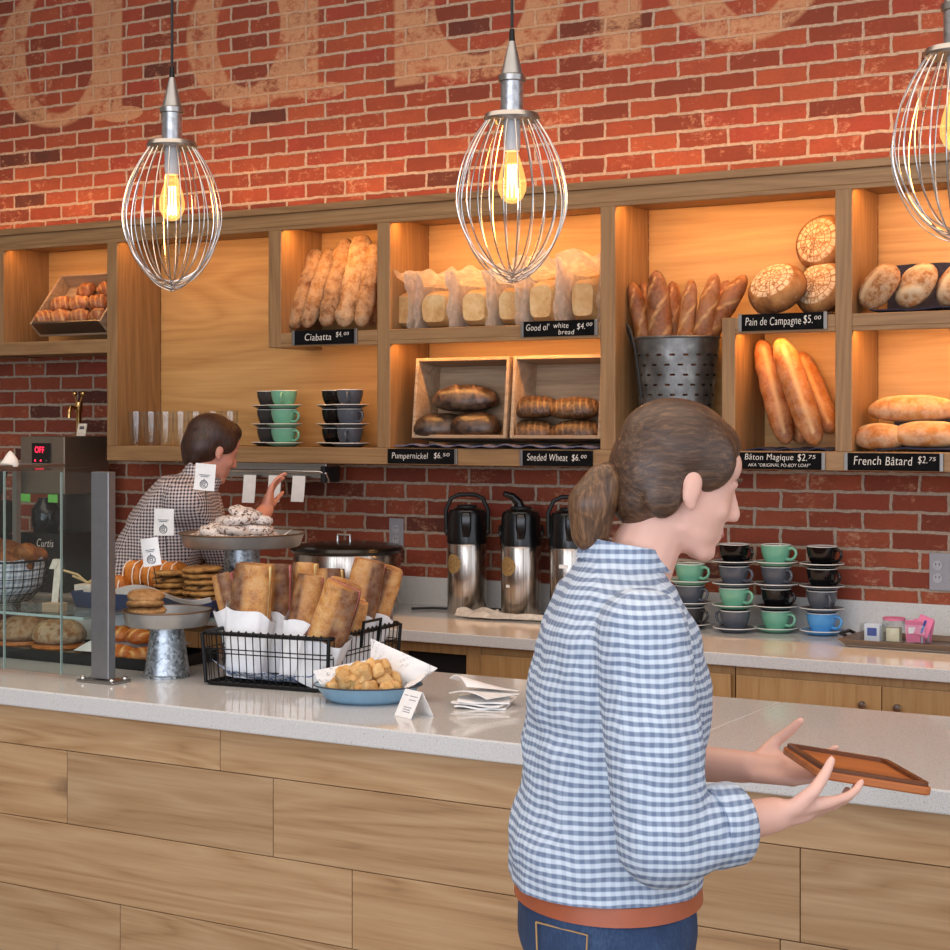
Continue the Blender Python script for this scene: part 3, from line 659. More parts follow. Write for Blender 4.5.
def drape(label, x0, x1, zb, zt, seed):
    def fn(u, v):
        x = x0+(x1-x0)*u
        if v < .5: y, z = -.27+.20*(v/.5), zb+.004
        else: y, z = -.07+.03*(v-.5)*2, zb+.004+(zt-zb)*(v-.5)*2
        return (x, y+.006*nz((x*14, v*4, 0), 1, seed), z+.008*nz((x*11, v*5, 1), 1, seed)+.006)
    o = MB().grid(fn, 40, 26, .004).build('folded_cloth', NAVY, None, True, 60); return tag(o, label, 'cloth')
drape('navy cloth draped behind the floured oval loaves', XD5[1]+.05, -.75, ZS1+.002, ZS1+.17, 8)
drape('navy cloth draped behind the golden oblong loaves', XD5[1]+.07, -.75, ZB1+.002, ZB1+.16, 9)
BT = [((881, 439), -.22, .185, .1), ((930, 437), -.21, .27, .05), ((913, 411), -.17, .31, .06), ((985, 437), -.2, .27, 0), ((975, 411), -.17, .28, 0)]
BTL = ['golden oblong loaf at lower left of the small pile of three', 'golden oblong loaf at lower right of the small pile of three', 'largest golden oblong loaf lying on top of the pile', 'golden oblong loaf beyond the right edge', 'golden oblong loaf beyond the right edge, upper row']
for i, (p, Y, L, a) in enumerate(BT[:3]):
    loaf('batard_loaf', BTL[i], 'bread', C_BAT, at(p[0], p[1], Y), (math.radians(12), 0, a), L, .125, .105, 'golden oblong loaves', seed=i+60, cutn=1, long=True, cutw=.12, bump=.03)
sign(848, 940, 461.5, [('French Bâtard', .07, -.18, .042, .64), ('$2.', .77, -.06, .034, .10), ('75', .89, .08, .018, .07)], 'black chalk sign reading French Batard under the oblong loaves')
# ---- glasses on the shelf
def drink_glass(label, loc):
    t = thing('drinking_glass', label, 'glass', loc, 0, 'tumblers on the shelf')
    MB().lathe([(.001, 0), (.027, 0), (.029, .004), (.033, .08), (.036, .148), (.034, .148), (.031, .08), (.026, .014), (.001, .012)], 28).build('bowl', DRINKG, t)
    return t
GLL = ['clear tumbler at the left end of the row by the cubby side', 'second clear tumbler from the cubby side', 'third clear tumbler from the cubby side', 'clear tumbler just left of the bending person', 'clear tumbler behind the back of the bending person\'s head', 'clear tumbler behind the top of the bending person\'s head', 'last clear tumbler of the row right of the head']
g0 = None
for i, px in enumerate((136, 151, 165.5, 180.5, 196, 213, 230)):
    p = at(px, 449, -.235); p.z = ZB1+.0005
    g0 = drink_glass(GLL[i], p) if g0 is None else dup(g0, p, 0, GLL[i]) and g0
# ---- cups and saucers
CUPC = {'green': (118, 176, 148), 'grey': (84, 88, 96), 'black': (16, 14, 15), 'blue': (90, 160, 216), 'charcoal': (58, 56, 56)}
CM = {k: plain('glaze_'+k, c, .12) for k, c in CUPC.items()}
CIN = plain('glaze_white_inside', (232, 228, 220), .2)
SAUEDGE = CIN
CUP0 = {}; SAU0 = {}
def mkcup(col):
    t = thing('coffee_cup', '', 'cup', (0, 0, 0))
    MB().lathe([(.001, .002), (.024, .002), (.026, 0), (.029, .0), (.030, .006), (.040, .022), (.0455, .042), (.047, .060), (.0445, .060)], 36).build('body', CM[col], t, True, 50)
    MB().lathe([(.0446, .0601), (.043, .042), (.037, .022), (.024, .009), (.001, .008)], 36, cap=False).build('inside', CIN, t, True, 50, fixn=False)
    MB().tube([(.0458*math.cos(2*PI*j/40), .0458*math.sin(2*PI*j/40), .0602) for j in range(40)], .0016, 6, True).build('rim', CIN, t)
    MB().tube([(.0445, 0, .050), (.058, 0, .053), (.069, 0, .047), (.072, 0, .036), (.066, 0, .024), (.054, 0, .017), (.0375, 0, .018)], [.0055, .0045, .0045, .0045, .0045, .0045, .006], 10).build('handle', CM[col], t)
    return t
def mksaucer(col):
    t = thing('saucer', '', 'saucer', (0, 0, 0))
    MB().lathe([(.001, .002), (.040, .002), (.042, 0), (.046, 0), (.060, .007), (.076, .015), (.0775, .0165), (.076, .0172), (.058, .0115), (.040, .0065), (.001, .0055)], 44).build('plate', CM[col], t, True, 60)
    MB().tube([(.0772*math.cos(2*PI*j/44), .0772*math.sin(2*PI*j/44), .0166) for j in range(44)], .0017, 6, True).build('rim', CIN, t)
    return t
ORD = {3: ['bottom', 'middle', 'top'], 4: ['bottom', 'third down', 'second down', 'top']}
STEP = .0778
def stack(base, cols, sau, where, grp, rots, offs=None):
    n = len(cols)
    for k in range(n):
        p = Vector(base)+Vector((0, 0, k*STEP+.0004))
        if offs: p += Vector(offs[k])
        lv = ORD[n][k]
        if cols[k] not in CUP0: CUP0[cols[k]] = mkcup(cols[k]); c = CUP0[cols[k]]; c.location = p+V(0, 0, .0060); c.rotation_euler = (0, 0, rots[k])
        else: c = dup(CUP0[cols[k]], p+V(0, 0, .0060), rots[k])
        c.scale = (1.15, 1.15, 1.16); c['label'] = '%s cup, %s of %s' % (cols[k], lv, where); c['group'] = 'cups '+grp
        if sau[k] not in SAU0: SAU0[sau[k]] = mksaucer(sau[k]); s = SAU0[sau[k]]; s.location = p
        else: s = dup(SAU0[sau[k]], p)
        s['label'] = '%s saucer with pale rim, %s of %s' % (sau[k], lv, where); s['group'] = 'saucers '+grp
def on(px, Y, z): q = at(px, 440, Y); return V(q.x, Y, z)
b1 = on(284, -.215, ZB1); stack(b1, ['green']*3, ['green']*3, 'the front green stack on the shelf', 'on the oak shelf', [-.1, -.1, -1.1])
b2 = b1+V(-.140, .085, 0); stack(b2, ['charcoal']*3, ['charcoal']*3, 'the stack behind the green cups', 'on the oak shelf', [.4, .5, .6])
b3 = on(350, -.215, ZB1); stack(b3, ['grey']*3, ['grey']*3, 'the grey stack by the shelf divider', 'on the oak shelf', [-1.2, -.3, -1.1])
b4 = b3+V(-.136, .085, 0); stack(b4, ['black']*3, ['black']*3, 'the black stack behind the grey cups', 'on the oak shelf', [.4, .5, .6])
# counter cups: bottom -> top
def onc(px, Y): q = at(px, 600, Y); return V(q.x, Y, ZC)
stack(onc(822, -.13), ['blue', 'grey', 'black', 'black'], ['blue', 'grey', 'grey', 'black'], 'the cup stack with the blue cup', 'on the back worktop', [-.3, -.9, -.4, -.3])
stack(onc(776, -.14), ['green', 'black', 'grey', 'green'], ['green', 'black', 'grey', 'green'], 'the stack left of the blue cup', 'on the back worktop', [-.3, -.3, -.5, -.2])
stack(onc(734, -.19), ['grey', 'green', 'grey', 'black'], ['grey', 'green', 'grey', 'black'], 'the stack beside the walker', 'on the back worktop', [2.9, -.3, -.3, -.3], [(.012, -.02, 0), (0, 0, 0), (0, 0, 0), (0, 0, 0)])
stack(onc(690, -.18), ['charcoal', 'grey', 'green'], ['charcoal', 'grey', 'green'], 'the low stack behind the walker', 'on the back worktop', [-.3, -.3, -.2])
# ---------------------------------------------------------------- whisk pendant lamps
def bulbmat():
    t = NT('amber_bulb_glass'); fr = t.n('LayerWeight'); fr.inputs[0].default_value = .5
    tr = t.n('BsdfTransparent'); tr.inputs[0].default_value = (1, .86, .62, 1); g = t.n('BsdfGlossy'); g.inputs['Roughness'].default_value = .03
    em = t.n('Emission'); em.inputs[0].default_value = lin((255, 196, 110)); em.inputs[1].default_value = .55
    ms = t.n('MixShader'); t.set(ms.inputs[0], t.math('MULTIPLY', t.math('POWER', fr.outputs[1], 2.5), .7)); t.set(ms.inputs[1], tr.outputs[0]); t.set(ms.inputs[2], g.outputs[0])
    ad = t.n('AddShader'); t.set(ad.inputs[0], ms.outputs[0]); t.set(ad.inputs[1], em.outputs[0]); t.t.links.new(ad.outputs[0], t.out.inputs[0]); return t.m
BULB = bulbmat()
FIL = NT('glowing_filament'); e = FIL.n('Emission'); e.inputs[0].default_value = lin((255, 214, 140)); e.inputs[1].default_value = 9.; FIL.t.links.new(e.outputs[0], FIL.out.inputs[0]); FIL = FIL.m
def whisk(label, loc):      # loc = lowest point of the whisk
    t = thing('whisk_pendant_lamp', label, 'lamp', loc, 0, 'whisk pendant lamps')
    H = .43; Rm = .147
    pr_ = [(0, .44), (.06, .56), (.14, .70), (.25, .85), (.37, .95), (.49, 1.0), (.60, .98), (.70, .90), (.79, .78), (.87, .62), (.93, .45), (.968, .28), (.99, .12), (1.0, 0)]
    for i in range(12):
        a = PI*i/12+.1; dz = .034*((i*5) % 12)/12; k = 1-.05*((i*7) % 12)/12
        pts = [(Rm*k*r*math.cos(a), Rm*k*r*math.sin(a), H-(H-dz)*s) for s, r in pr_]
        pts += [(-x, -y, z) for x, y, z in reversed(pts[:-1])]
        # round the polyline
        q = []
        for j in range(len(pts)-1):
            p0, p1, p2, p3 = [Vector(pts[min(max(m, 0), len(pts)-1)]) for m in (j-1, j, j+1, j+2)]
            for u in (0, .5): q.append(.5*((2*p1)+(p2-p0)*u+(2*p0-5*p1+4*p2-p3)*u*u+(3*p1-p0-3*p2+p3)*u**3))
        q.append(Vector(pts[-1]))
        MB().tube(q, .0019, 6).build('wire', CHROME, t)
    MB().lathe([(.058, H-.006), (.072, H-.006), (.075, H), (.070, H+.012), (.03, H+.018), (.028, H+.014), (.055, H+.006)], 40).build('collar', STEEL, t)
    MB().lathe([(.001, H+.014), (.030, H+.014), (.030, H+.10), (.001, H+.10)], 32).build('ferrule', noisy('ferrule_zinc', [(.3, (150, 150, 152)), (.7, (206, 206, 208))], 60, .3, metal=.9), t)
    MB().lathe([(.03, H+.096), (.036, H+.098), (.036, H+.112), (.03, H+.116)], 32).build('ring', STEEL, t)
    MB().lathe([(.001, H+.115), (.029, H+.116), (.008, H+.204), (.001, H+.205)], 32).build('cone', plain('satin_aluminium', (160, 160, 160), .35, .9), t)
    MB().lathe([(.001, H+.20), (.0085, H+.201), (.0065, H+.235), (.001, H+.236)], 16).build('strain_relief', BLACKP, t)
    MB().tube([(0, 0, H+.24), (0, 0, 4.57-loc[2])], .0042, 8).build('cord', BLACKM, t)
    MB().lathe([(.001, 4.57-loc[2]), (.06, 4.57-loc[2]), (.06, 4.598-loc[2]), (.001, 4.598-loc[2])], 32).build('ceiling_rose', BLACKM, t)
    MB().lathe([(.001, H-.085), (.019, H-.085), (.022, H-.07), (.022, H-.004), (.001, H-.004)], 24).build('lamp_socket', plain('socket_grey', (190, 190, 192), .4), t)
    b = MB().lathe([(.0005, H-.222), (.014, H-.220), (.028, H-.208), (.037, H-.188), (.038, H-.170), (.032, H-.14), (.023, H-.11), (.016, H-.088)], 28, cap=False).build('bulb', BULB, t)
    m = MB()
    for k in range(6):
        a = 2*PI*k/6
        m.tube([(.013*math.cos(a), .013*math.sin(a), H-.205), (.010*math.cos(a+.3), .010*math.sin(a+.3), H-.12)], .0028, 6)
    m.build('filament', FIL, b)
    l = bpy.data.lights.new('bulb_light', 'POINT'); l.energy = 2.2; l.color = lin((255, 186, 104))[:3]; l.shadow_soft_size = .03
    o = bpy.data.objects.new('bulb_light', l); COL.objects.link(o); o.location = Vector(loc)+V(0, 0, H-.17)
YL = -2.0
for (px, py), lb in zip(((172, 291), (512, 283), (957, 243)), ('whisk-shaped wire pendant lamp hanging above the pastry case', 'whisk-shaped wire pendant lamp hanging before the bagged white loaves', 'whisk-shaped wire pendant lamp cut by the right edge of the photo')):
    whisk(lb, at(px, py, YL))
# ---------------------------------------------------------------- airpots
SEAL = noisy('tan_seal', [(.35, (112, 84, 46)), (.6, (166, 134, 84))], 220, .6)
APS = NT('airpot_steel'); v = APS.obj(); n = APS.noise(APS.scale(v, (1, 1, .02)), 160, 2)
APS = APS.bsdf(APS.ramp(n, [(.3, (160, 150, 140)), (.7, (206, 196, 186))]), .24, 1.0)
def airpot(px, label, hup, mark):
    q = at(px, 610, -.165)
    t = thing('airpot', label, 'coffee flask', (q.x, -.165, ZC+.0004), .5, 'steel airpots')
    r = .077
    MB().lathe([(.001, 0), (r-.004, 0), (r, .006), (r, .265), (r-.003, .272), (.001, .272)], 48).build('body', APS, t)
    m = MB(); m.lathe([(r-.004, .270), (r+.003, .274), (r+.003, .300), (r+.001, .32), (r-.002, .385), (r-.008, .402), (r-.030, .412), (.001, .415)], 48); m.build('pump_head', BLACKP, t)
    MB().loft([[(-.022, -.05, z), (.022, -.05, z), (.018*k, -r-.022*k, z), (-.018*k, -r-.022*k, z)] for z, k in ((.30, .6), (.345, 1), (.385, 1), (.398, .7))]).build('spout', BLACKP, t, bevel=.004)
    MB().lathe([(.001, .408), (.04, .410), (.04, .418), (.034, .422), (.001, .422)], 32).build('push_button', BLACKM, t)
    if hup:
        MB().tube([(-r-.004, 0, .31), (-r-.006, 0, .40), (-r*.8, 0, .448), (-r*.4, 0, .462), (r*.4, 0, .462), (r*.8, 0, .448), (r+.006, 0, .40), (r+.004, 0, .31)], .0085, 10).build('carry_handle', BLACKM, t)
    else:
        MB().tube([(-.004, .0, .415), (-.012, -.004, .44), (-.035, -.012, .462), (-.066, -.022, .472)], [.022, .018, .014, .010], 12).build('lever', BLACKP, t)
        MB().tube([(-r-.005, 0, .32), (-r-.003, .05, .34), (-r*.5, .088, .36), (r*.5, .088, .36), (r+.003, .05, .34), (r+.005, 0, .32)], .008, 10).build('carry_handle', BLACKM, t)
    for a in (-1, 1): MB().lathe([(.001, 0), (.014, 0), (.014, .010), (.001, .010)], 20, T(a*(r-.003) if a > 0 else -r+.003, 0, .315) @ R(0, a*PI/2)).build('pivot', BLACKM, t)
    def patch(w, h, z, off, mat, name, disc):
        def fn(u, v):
            if disc: 
                rr = w/2*v; a = 2*PI*u; x, zz = rr*math.cos(a), rr*math.sin(a)
            else: x, zz = w*(u-.5), h*(v-.5)
            an = off+x/r; return ((r+.0008)*math.sin(an), -(r+.0008)*math.cos(an), z+zz)
        MB().grid(fn, 33 if disc else 7, 6 if disc else 3).build(name, mat, t)
    if mark == 'seal': patch(.075, 0, .195, -.75, SEAL, 'round_sticker', True)
    else: patch(.036, .014, .205, -.35, WHITEP, 'small_sticker', False)
    if mark == 'seal' and not hup: patch(.018, .010, .12, -.70, WHITEP, 'small_sticker', False)
airpot(467, 'steel airpot with raised black carry handle, leftmost of the three', True, 'seal')
airpot(521, 'steel airpot with its black lever flipped up, between two others', False, 'seal')
airpot(570, 'steel airpot with small white label, partly behind the walking person', True, 'tag')
# rag lying in front of the airpots
q = at(512, 617, -.27)
def rag(u, v):
    x = (u-.5)*.44; y = (v-.5)*.09*(1+.3*math.sin(6*u)); e_ = (1-(2*v-1)**2)
    k = (.8 if u < .4 else .45)
    return (x+.01*nz((u*6, v*3, 0), 1, 3), y+.012*nz((u*5, v*2, 1), 1, 4), .004+max(0, e_)*.030*k*(1+.9*nz((u*7, v*3, 2), 1, 5))+.004)
o = MB().grid(rag, 60, 18, .003).build('cotton_rag', RAG, None, True, 70, loc=(q.x, -.29, ZC+.001), rot=(0, 0, .02)); tag(o, 'crumpled cream rag lying along the foot of the airpots', 'cloth')
# ---------------------------------------------------------------- round warmer
q = at(347, 560, -.36); RW_ = .212
wm = thing('round_warmer', 'large round steel food warmer with a black rim behind the sandwiches', 'warmer', (q.x, -.36, ZC+.0004))
MB().lathe([(.001, .012), (.19, .012), (.20, .02), (RW_, .06), (RW_, .225), (RW_-.006, .24), (RW_-.02, .24)], 64).build('body', APS, wm)
MB().lathe([(RW_-.03, .232), (RW_+.006, .234), (RW_+.012, .244), (RW_+.006, .256), (RW_-.012, .262), (.12, .272), (.05, .276), (.001, .277)], 64).build('lid', BLACKP, wm)
MB().tube([(-.03, -.02, .274), (-.03, -.02, .302), (.03, -.02, .302), (.03, -.02, .274)], .006, 8).build('lid_handle', CHROME, wm)
MB().tube([(-.11, -RW_*.86, .185), (-.11, -RW_-.02, .185), (-.03, -RW_-.045, .19), (-.028, -RW_+.003, .19)], .005, 8).build('front_handle', CHROME, wm)
for k in range(4): MB().lathe([(.001, 0), (.016, 0), (.013, .014), (.001, .014)], 14, T(.16*math.cos(k*PI/2+.8), .16*math.sin(k*PI/2+.8), 0)).build('foot', BLACKM, wm)
cp = [onz(402, 604, ZC), onz(415, 602, ZC), onz(430, 606, ZC), onz(446, 604, ZC)]
o = MB().tube([V(q.x+.20, -.20, ZC+.006), V(q.x+.26, -.14, ZC+.006), V(q.x+.34, -.13, ZC+.006), V(q.x+.42, -.075, ZC+.006), V(q.x+.5, -.05, ZC+.006), V(q.x+.6, -.06, ZC+.006)], .005, 8).build('power_cord', BLACKM, None)
tag(o, 'black power cord running from the warmer to behind the airpots', 'cord')
# ---------------------------------------------------------------- order rail and tickets
a, b = at(222, 470, -.27), at(326, 470, -.27)
rl = thing('order_rail', 'steel order ticket rail fixed under the shelf edge', 'rail', ((a.x+b.x)/2, -.22, ZB0))
w = (b.x-a.x)/2
MB().box(-w, w, -.05, .05, -.014, -.0005).build('mount_plate', STEEL, rl, False, bevel=.002)
MB().tube([(-w, -.06, -.035), (w-.03, -.06, -.035), (w, -.05, -.04), (w, -.03, -.075)], .007, 10).build('rail_bar', CHROME, rl)
MB().box(-w, w-.02, -.05, -.043, -.062, -.012).build('rail_lip', STEEL, rl, False, bevel=.002)
MB().box(w-.022, w+.0, -.06, .05, -.078, -.012).build('end_cap', BLACKM, rl, False, bevel=.004)
TKL = ['white order ticket hanging from the rail behind the raised hand', 'white order ticket hanging in the middle of the rail', 'white order ticket hanging near the black end of the rail']
for i, (px, ln) in enumerate(((251, .115), (276, .108), (300, .105))):
    p = at(px, 474, -.283)
    def fn(u, v): return ((u-.5)*.064+.004*math.sin(3*v), -.006*math.sin(2.4*v)-.010*v, -ln*v)
    o = MB().grid(fn, 5, 9, .0008).build('hanging_ticket', WHITEP, None, True, loc=(p.x, -.2895, ZB0-.052)); tag(o, TKL[i], 'paper', 'tickets on the order rail')
# ---------------------------------------------------------------- coffee brewer at far left
bx1 = -5.325; bx0 = bx1-.265
br = thing('coffee_brewer', 'tall steel coffee brewer with a red digital display behind the pastry case', 'coffee machine', ((bx0+bx1)/2, -.27, ZC+.0004)); hw = .1325
MB().box(-hw, hw, -.14, .14, .43, .685).build('head', plain('brewer_steel', (150, 138, 124), .34, .9), br, False, bevel=.004)
MB().box(-hw, hw, .04, .14, .10, .429).build('column', DSTEEL, br, False, bevel=.003)
ba = MB().box(-hw, hw, -.16, .14, 0, .26).build('base', BLACKP, br, False, bevel=.005)
dp = MB().box(-.058, .052, -.146, -.1395, .555, .655).build('display_panel', BLACKP, br, False, bevel=.002)
RED = NT('red_led'); e = RED.n('Emission'); e.inputs[0].default_value = (1, .02, .06, 1); e.inputs[1].default_value = 4.; RED.t.links.new(e.outputs[0], RED.out.inputs[0]); RED = RED.m
m = MB(); text_mb(m, 'OFF', .04, -.036, .612, 0, T(0, -.1468, 0), .055); m.build('digits', RED, dp, False, fixn=False)
for k in range(3): MB().lathe([(.004, 0), (.004, .001), (.001, .0012)], 12, T(-.036+.034*k, -.1462, .578) @ R(PI/2)).build('button', RED if k < 2 else GREYM, dp)
m = MB(); text_mb(m, 'Curtis', .05, -.01, .20, .3, T(0, -.1612, 0), .10); m.build('script_lettering', CHALK, ba, False, fixn=False)
GREEN = plain('green_sticker', (120, 206, 96), .7)
for x in (-.125, .04): MB().box(x, x+.055, -.1445, -.1412, .395, .43).build('sticker', GREEN, br, False)
MB().lathe([(.001, 0), (.05, 0), (.062, .03), (.062, .10), (.035, .135), (.032, .15), (.001, .15)], 28, T(-.04, -.08, .262)).build('carafe', plain('dark_carafe', (24, 26, 30), .12), br)
# grinder and the cup dispenser in front of it, seen through the glass
gx = at(18, 500, -.45).x
gr = thing('coffee_grinder', 'black coffee grinder standing left of the brewer behind the glass', 'grinder', (gx-.12, -.50, ZC+.0004))
MB().box(-.07, .07, -.09, .09, 0, .25).build('base', BLACKP, gr, False, bevel=.006); MB().box(-.05, .05, -.05, .09, .251, .40).build('body', BLACKM, gr, False, bevel=.01)
MB().lathe([(.03, .401), (.062, .52), (.064, .53), (.001, .531)], 24, T(0, .02, 0)).build('hopper', plain('smoked_hopper', (46, 48, 52), .15), gr)
# small tap and tag on top of the brewer
bz0 = ZC+.686
BRASS = plain('polished_brass', (206, 166, 106), .2, 1.0)
tp = thing('beer_tap', 'small brass tap with twin knobs on top of the brewer', 'tap', (bx1-.115, -.20, bz0+.0004))
MB().lathe([(.03, 0), (.03, .006), (.014, .012), (.012, .10), (.018, .11), (.018, .15), (.001, .152)], 20).build('column', BRASS, tp)
MB().tube([(0, -.012, .125), (0, -.05, .13), (0, -.062, .11), (0, -.062, .08)], .009, 10).build('spout', BRASS, tp)
for s in (-1, 1):
    k = MB().tube([(s*.008, 0, .145), (s*.022, 0, .178)], .005, 8).build('lever', BRASS, tp); MB().ell((s*.025, 0, .19), (.012, .012, .012), 14, 8).build('knob', BRASS, k)
pk = thing('price_tag', 'small cream tag leaning at the foot of the brass tap', 'tag', (bx1-.055, -.25, bz0+.0004), 0, None, (math.radians(-14), 0, .1))
MB().box(-.024, .024, -.002, .002, 0, .056).build('card', RAG, pk, False); MB().box(-.012, .012, -.0032, -.0022, .03, .044).build('print', INK, pk, False)
# ---------------------------------------------------------------- tray with sugar caddies, right end of back worktop
TRM = plain('weathered_pewter', (138, 120, 104), .4, .5)
ty = thing('shallow_tray', 'shallow pewter tray holding sugar caddies at the right end of the worktop', 'tray', (-1.42, -.30, ZC+.0004)); tw = .40
MB().box(-tw, tw, -.10, .13, .0, .008).build('base', TRM, ty, False, bevel=.003)
MB().loft([[(-tw-.0, -.10, .006), (tw, -.10, .006), (tw, .13, .006), (-tw, .13, .006)], [(-tw-.022, -.118, .026), (tw+.022, -.118, .026), (tw+.022, .148, .026), (-tw-.022, .148, .026)], [(-tw-.018, -.114, .026), (tw+.018, -.114, .026), (tw+.018, .144, .026), (-tw-.018, .144, .026)], [(-tw+.002, -.098, .0085), (tw-.002, -.098, .0085), (tw-.002, .128, .0085), (-tw+.002, .128, .0085)]], cap=False).build('rim', TRM, ty, False, bevel=.001)
MB().tube([(-tw-.018, -.03, .026), (-tw-.038, -.03, .034), (-tw-.038, .06, .034), (-tw-.018, .06, .026)], .006, 8).build('handle', BLACKW, ty)
BLUE_ = plain('packet_blue', (50, 84, 170), .6); PINK = plain('packet_pink', (238, 130, 168), .6); CREAM = plain('packet_cream', (240, 232, 196), .6); PALE = plain('packet_white', (226, 234, 244), .6)
def onty(px, Y): q = at(px, 640, Y); return q.x
def jar(px, Y, label, r, h, sq):
    t = thing('sugar_caddy', label, 'container', (onty(px, Y), Y, ZC+.0090), 0, 'sugar caddies on the tray')
    n = 4 if sq else 28; M0 = R(0, 0, PI/4) if sq else Matrix()
    MB().lathe([(.001, 0), (r, 0), (r*1.05, h), (r*.98, h), (r*.94, .004), (.001, .004)], n, M0).build('bowl', DRINKG, t, True, 30)
    return t
t = jar(874, -.31, 'small square glass caddy of white and blue sugar packets', .052, .062, True)
for k in range(4): 
    p = MB().box(-.026, .026, -.003+.013*(k-1.5), .003+.013*(k-1.5), .006, .062).build('packet', PALE, t, False); MB().box(-.016, .016, -.0036+.013*(k-1.5), -.0031+.013*(k-1.5), .024, .05).build('blue_print', BLUE_, p, False)
t = jar(894, -.29, 'round glass jar with cream packets and a pink lid edge', .036, .082, False)
for k in range(3): MB().box(-.022, .022, -.003+.014*(k-1), .003+.014*(k-1), .006, .05).build('packet', CREAM, t, False)
MB().lathe([(.030, .076), (.036, .076), (.037, .084), (.030, .084)], 28).build('lid', PINK, t)
t = jar(917, -.27, 'square glass caddy with pink sweetener packets sticking out at right', .054, .078, True)
for k in range(6):
    m_ = (PINK, PALE, PINK, PINK, PALE, PINK)[k]
    p = MB().box(-.024, .024, -.0025, .0025, 0, .074).build('packet', m_, t, False, loc=(.004*k-.004, .010*(k-2.5), .006), rot=(0, .12*((k % 3)-.6), 0))
    MB().box(-.014, .014, -.0032, -.0026, .03, .05).build('print', BLUE_ if k % 2 else WHITEP, p, False)
p = MB().box(-.024, .024, -.0025, .0025, 0, .068).build('packet', PINK, t, False, loc=(.02, -.03, .03), rot=(0, .35, 0)); MB().box(-.004, .004, -.0032, -.0026, .01, .055).build('blue_stripe', BLUE_, p, False)
# ---------------------------------------------------------------- wire sandwich basket
BO_ = V(-2.935, -1.90, ZC+.0004); BYAW = math.radians(6)
bw_, bd_, bh_ = .205, .215, .148
bkt = thing('wire_basket', 'black wire basket on the bar packed with paper-wrapped sandwiches', 'basket', BO_, BYAW)
def rect(z, w, d): return [(-w, -d, z), (w, -d, z), (w, d, z), (-w, d, z)]
def rrect(z, w, d, r=.02):
    out = []
    for cx_, cy_, a0 in ((w-r, -d+r, -PI/2), (w-r, d-r, 0), (-w+r, d-r, PI/2), (-w+r, -d+r, PI)):
        for k in range(5): a = a0+PI/2*k/4; out.append((cx_+r*math.cos(a), cy_+r*math.sin(a), z))
    return out
MB().tube(rrect(bh_, bw_, bd_), .0062, 8, True).build('top_rim', BLACKW, bkt)
MB().tube(rrect(.006, bw_-.008, bd_-.008), .0055, 8, True).build('bottom_rim', BLACKW, bkt)
for sx in (-1, 1):
    for sy in (-1, 1): MB().tube([(sx*(bw_-.008), sy*(bd_-.008), .006), (sx*bw_, sy*bd_, bh_)], .0055, 8).build('corner_post', BLACKW, bkt)
m = MB(); NW = 17
for i in range(1, NW):
    x = -bw_+2*bw_*i/NW
    m.tube([(x, -bd_-.004, bh_+.006), (x*.97, -bd_+.006, .006), (x*.97, bd_-.006, .006), (x, bd_+.004, bh_+.006)], .0017, 5)
    m.tube([(x-.003, -bd_-.006, bh_), (x+.001, -bd_, bh_+.008), (x+.003, -bd_+.006, bh_)], .003, 5)
for i in range(1, NW):
    y = -bd_+2*bd_*i/NW
    m.tube([(-bw_-.004, y, bh_+.006), (-bw_+.006, y*.97, .006), (bw_-.006, y*.97, .006), (bw_+.004, y, bh_+.006)], .0017, 5)
    m.tube([(bw_+.006, y-.003, bh_), (bw_, y+.001, bh_+.008), (bw_-.006, y+.003, bh_)], .0034, 5)
for z in (.092, .104): m.tube(rrect(z, bw_-.002, bd_-.002), .0018, 5, True)
m.build('wire_mesh', BLACKW, bkt)
MB().tube([(bw_+.006, -.04, bh_-.04), (bw_+.014, -.04, bh_+.03), (bw_+.016, .06, bh_+.03), (bw_+.006, .06, bh_-.04)], .0048, 8).build('handle', BLACKW, bkt)
def newsprint():
    t = NT('printed_tissue'); v = t.obj(False); s = t.n('SeparateXYZ'); t.set(s.inputs[0], v)
    row = t.math('PINGPONG', t.math('MULTIPLY', s.outputs[1], 90.), .5); n = t.noise(t.scale(v, (1, .15, 1)), 260, 1)
    k = t.math('MULTIPLY', t.step(row, .2, .3), t.step(n, .5, .55)); b = t.noise(v, 20, 2)
    return t.bsdf(t.mix(t.math('MULTIPLY', k, t.math('MULTIPLY', t.step(b, .42, .55), .55)), lin((234, 232, 230)), lin((120, 124, 136))), .8)
NEWS = newsprint()
PAPER = noisy('wrapping_paper', [(.3, (226, 228, 232)), (.7, (246, 246, 246))], 14, .7, bump=.25, bd=.01)
WAX = noisy('blue_check_tissue', [(.42, (240, 242, 246)), (.56, (74, 110, 160))], 130, .7)
def liner(u, v): return ((u-.5)*2*(bw_-.02), (v-.5)*2*(bd_-.02), .012+.03*max(0, (abs(2*u-1)-.75)*4)+.03*max(0, (abs(2*v-1)-.75)*4)+.006*nz((u*9, v*9, 0), 1, 2))
o = MB().grid(liner, 30, 30, .001).build('tissue_liner', WAX, None, True, 70, loc=BO_, rot=(0, 0, BYAW)); tag(o, 'blue and white tissue lining the bottom of the wire basket', 'paper')
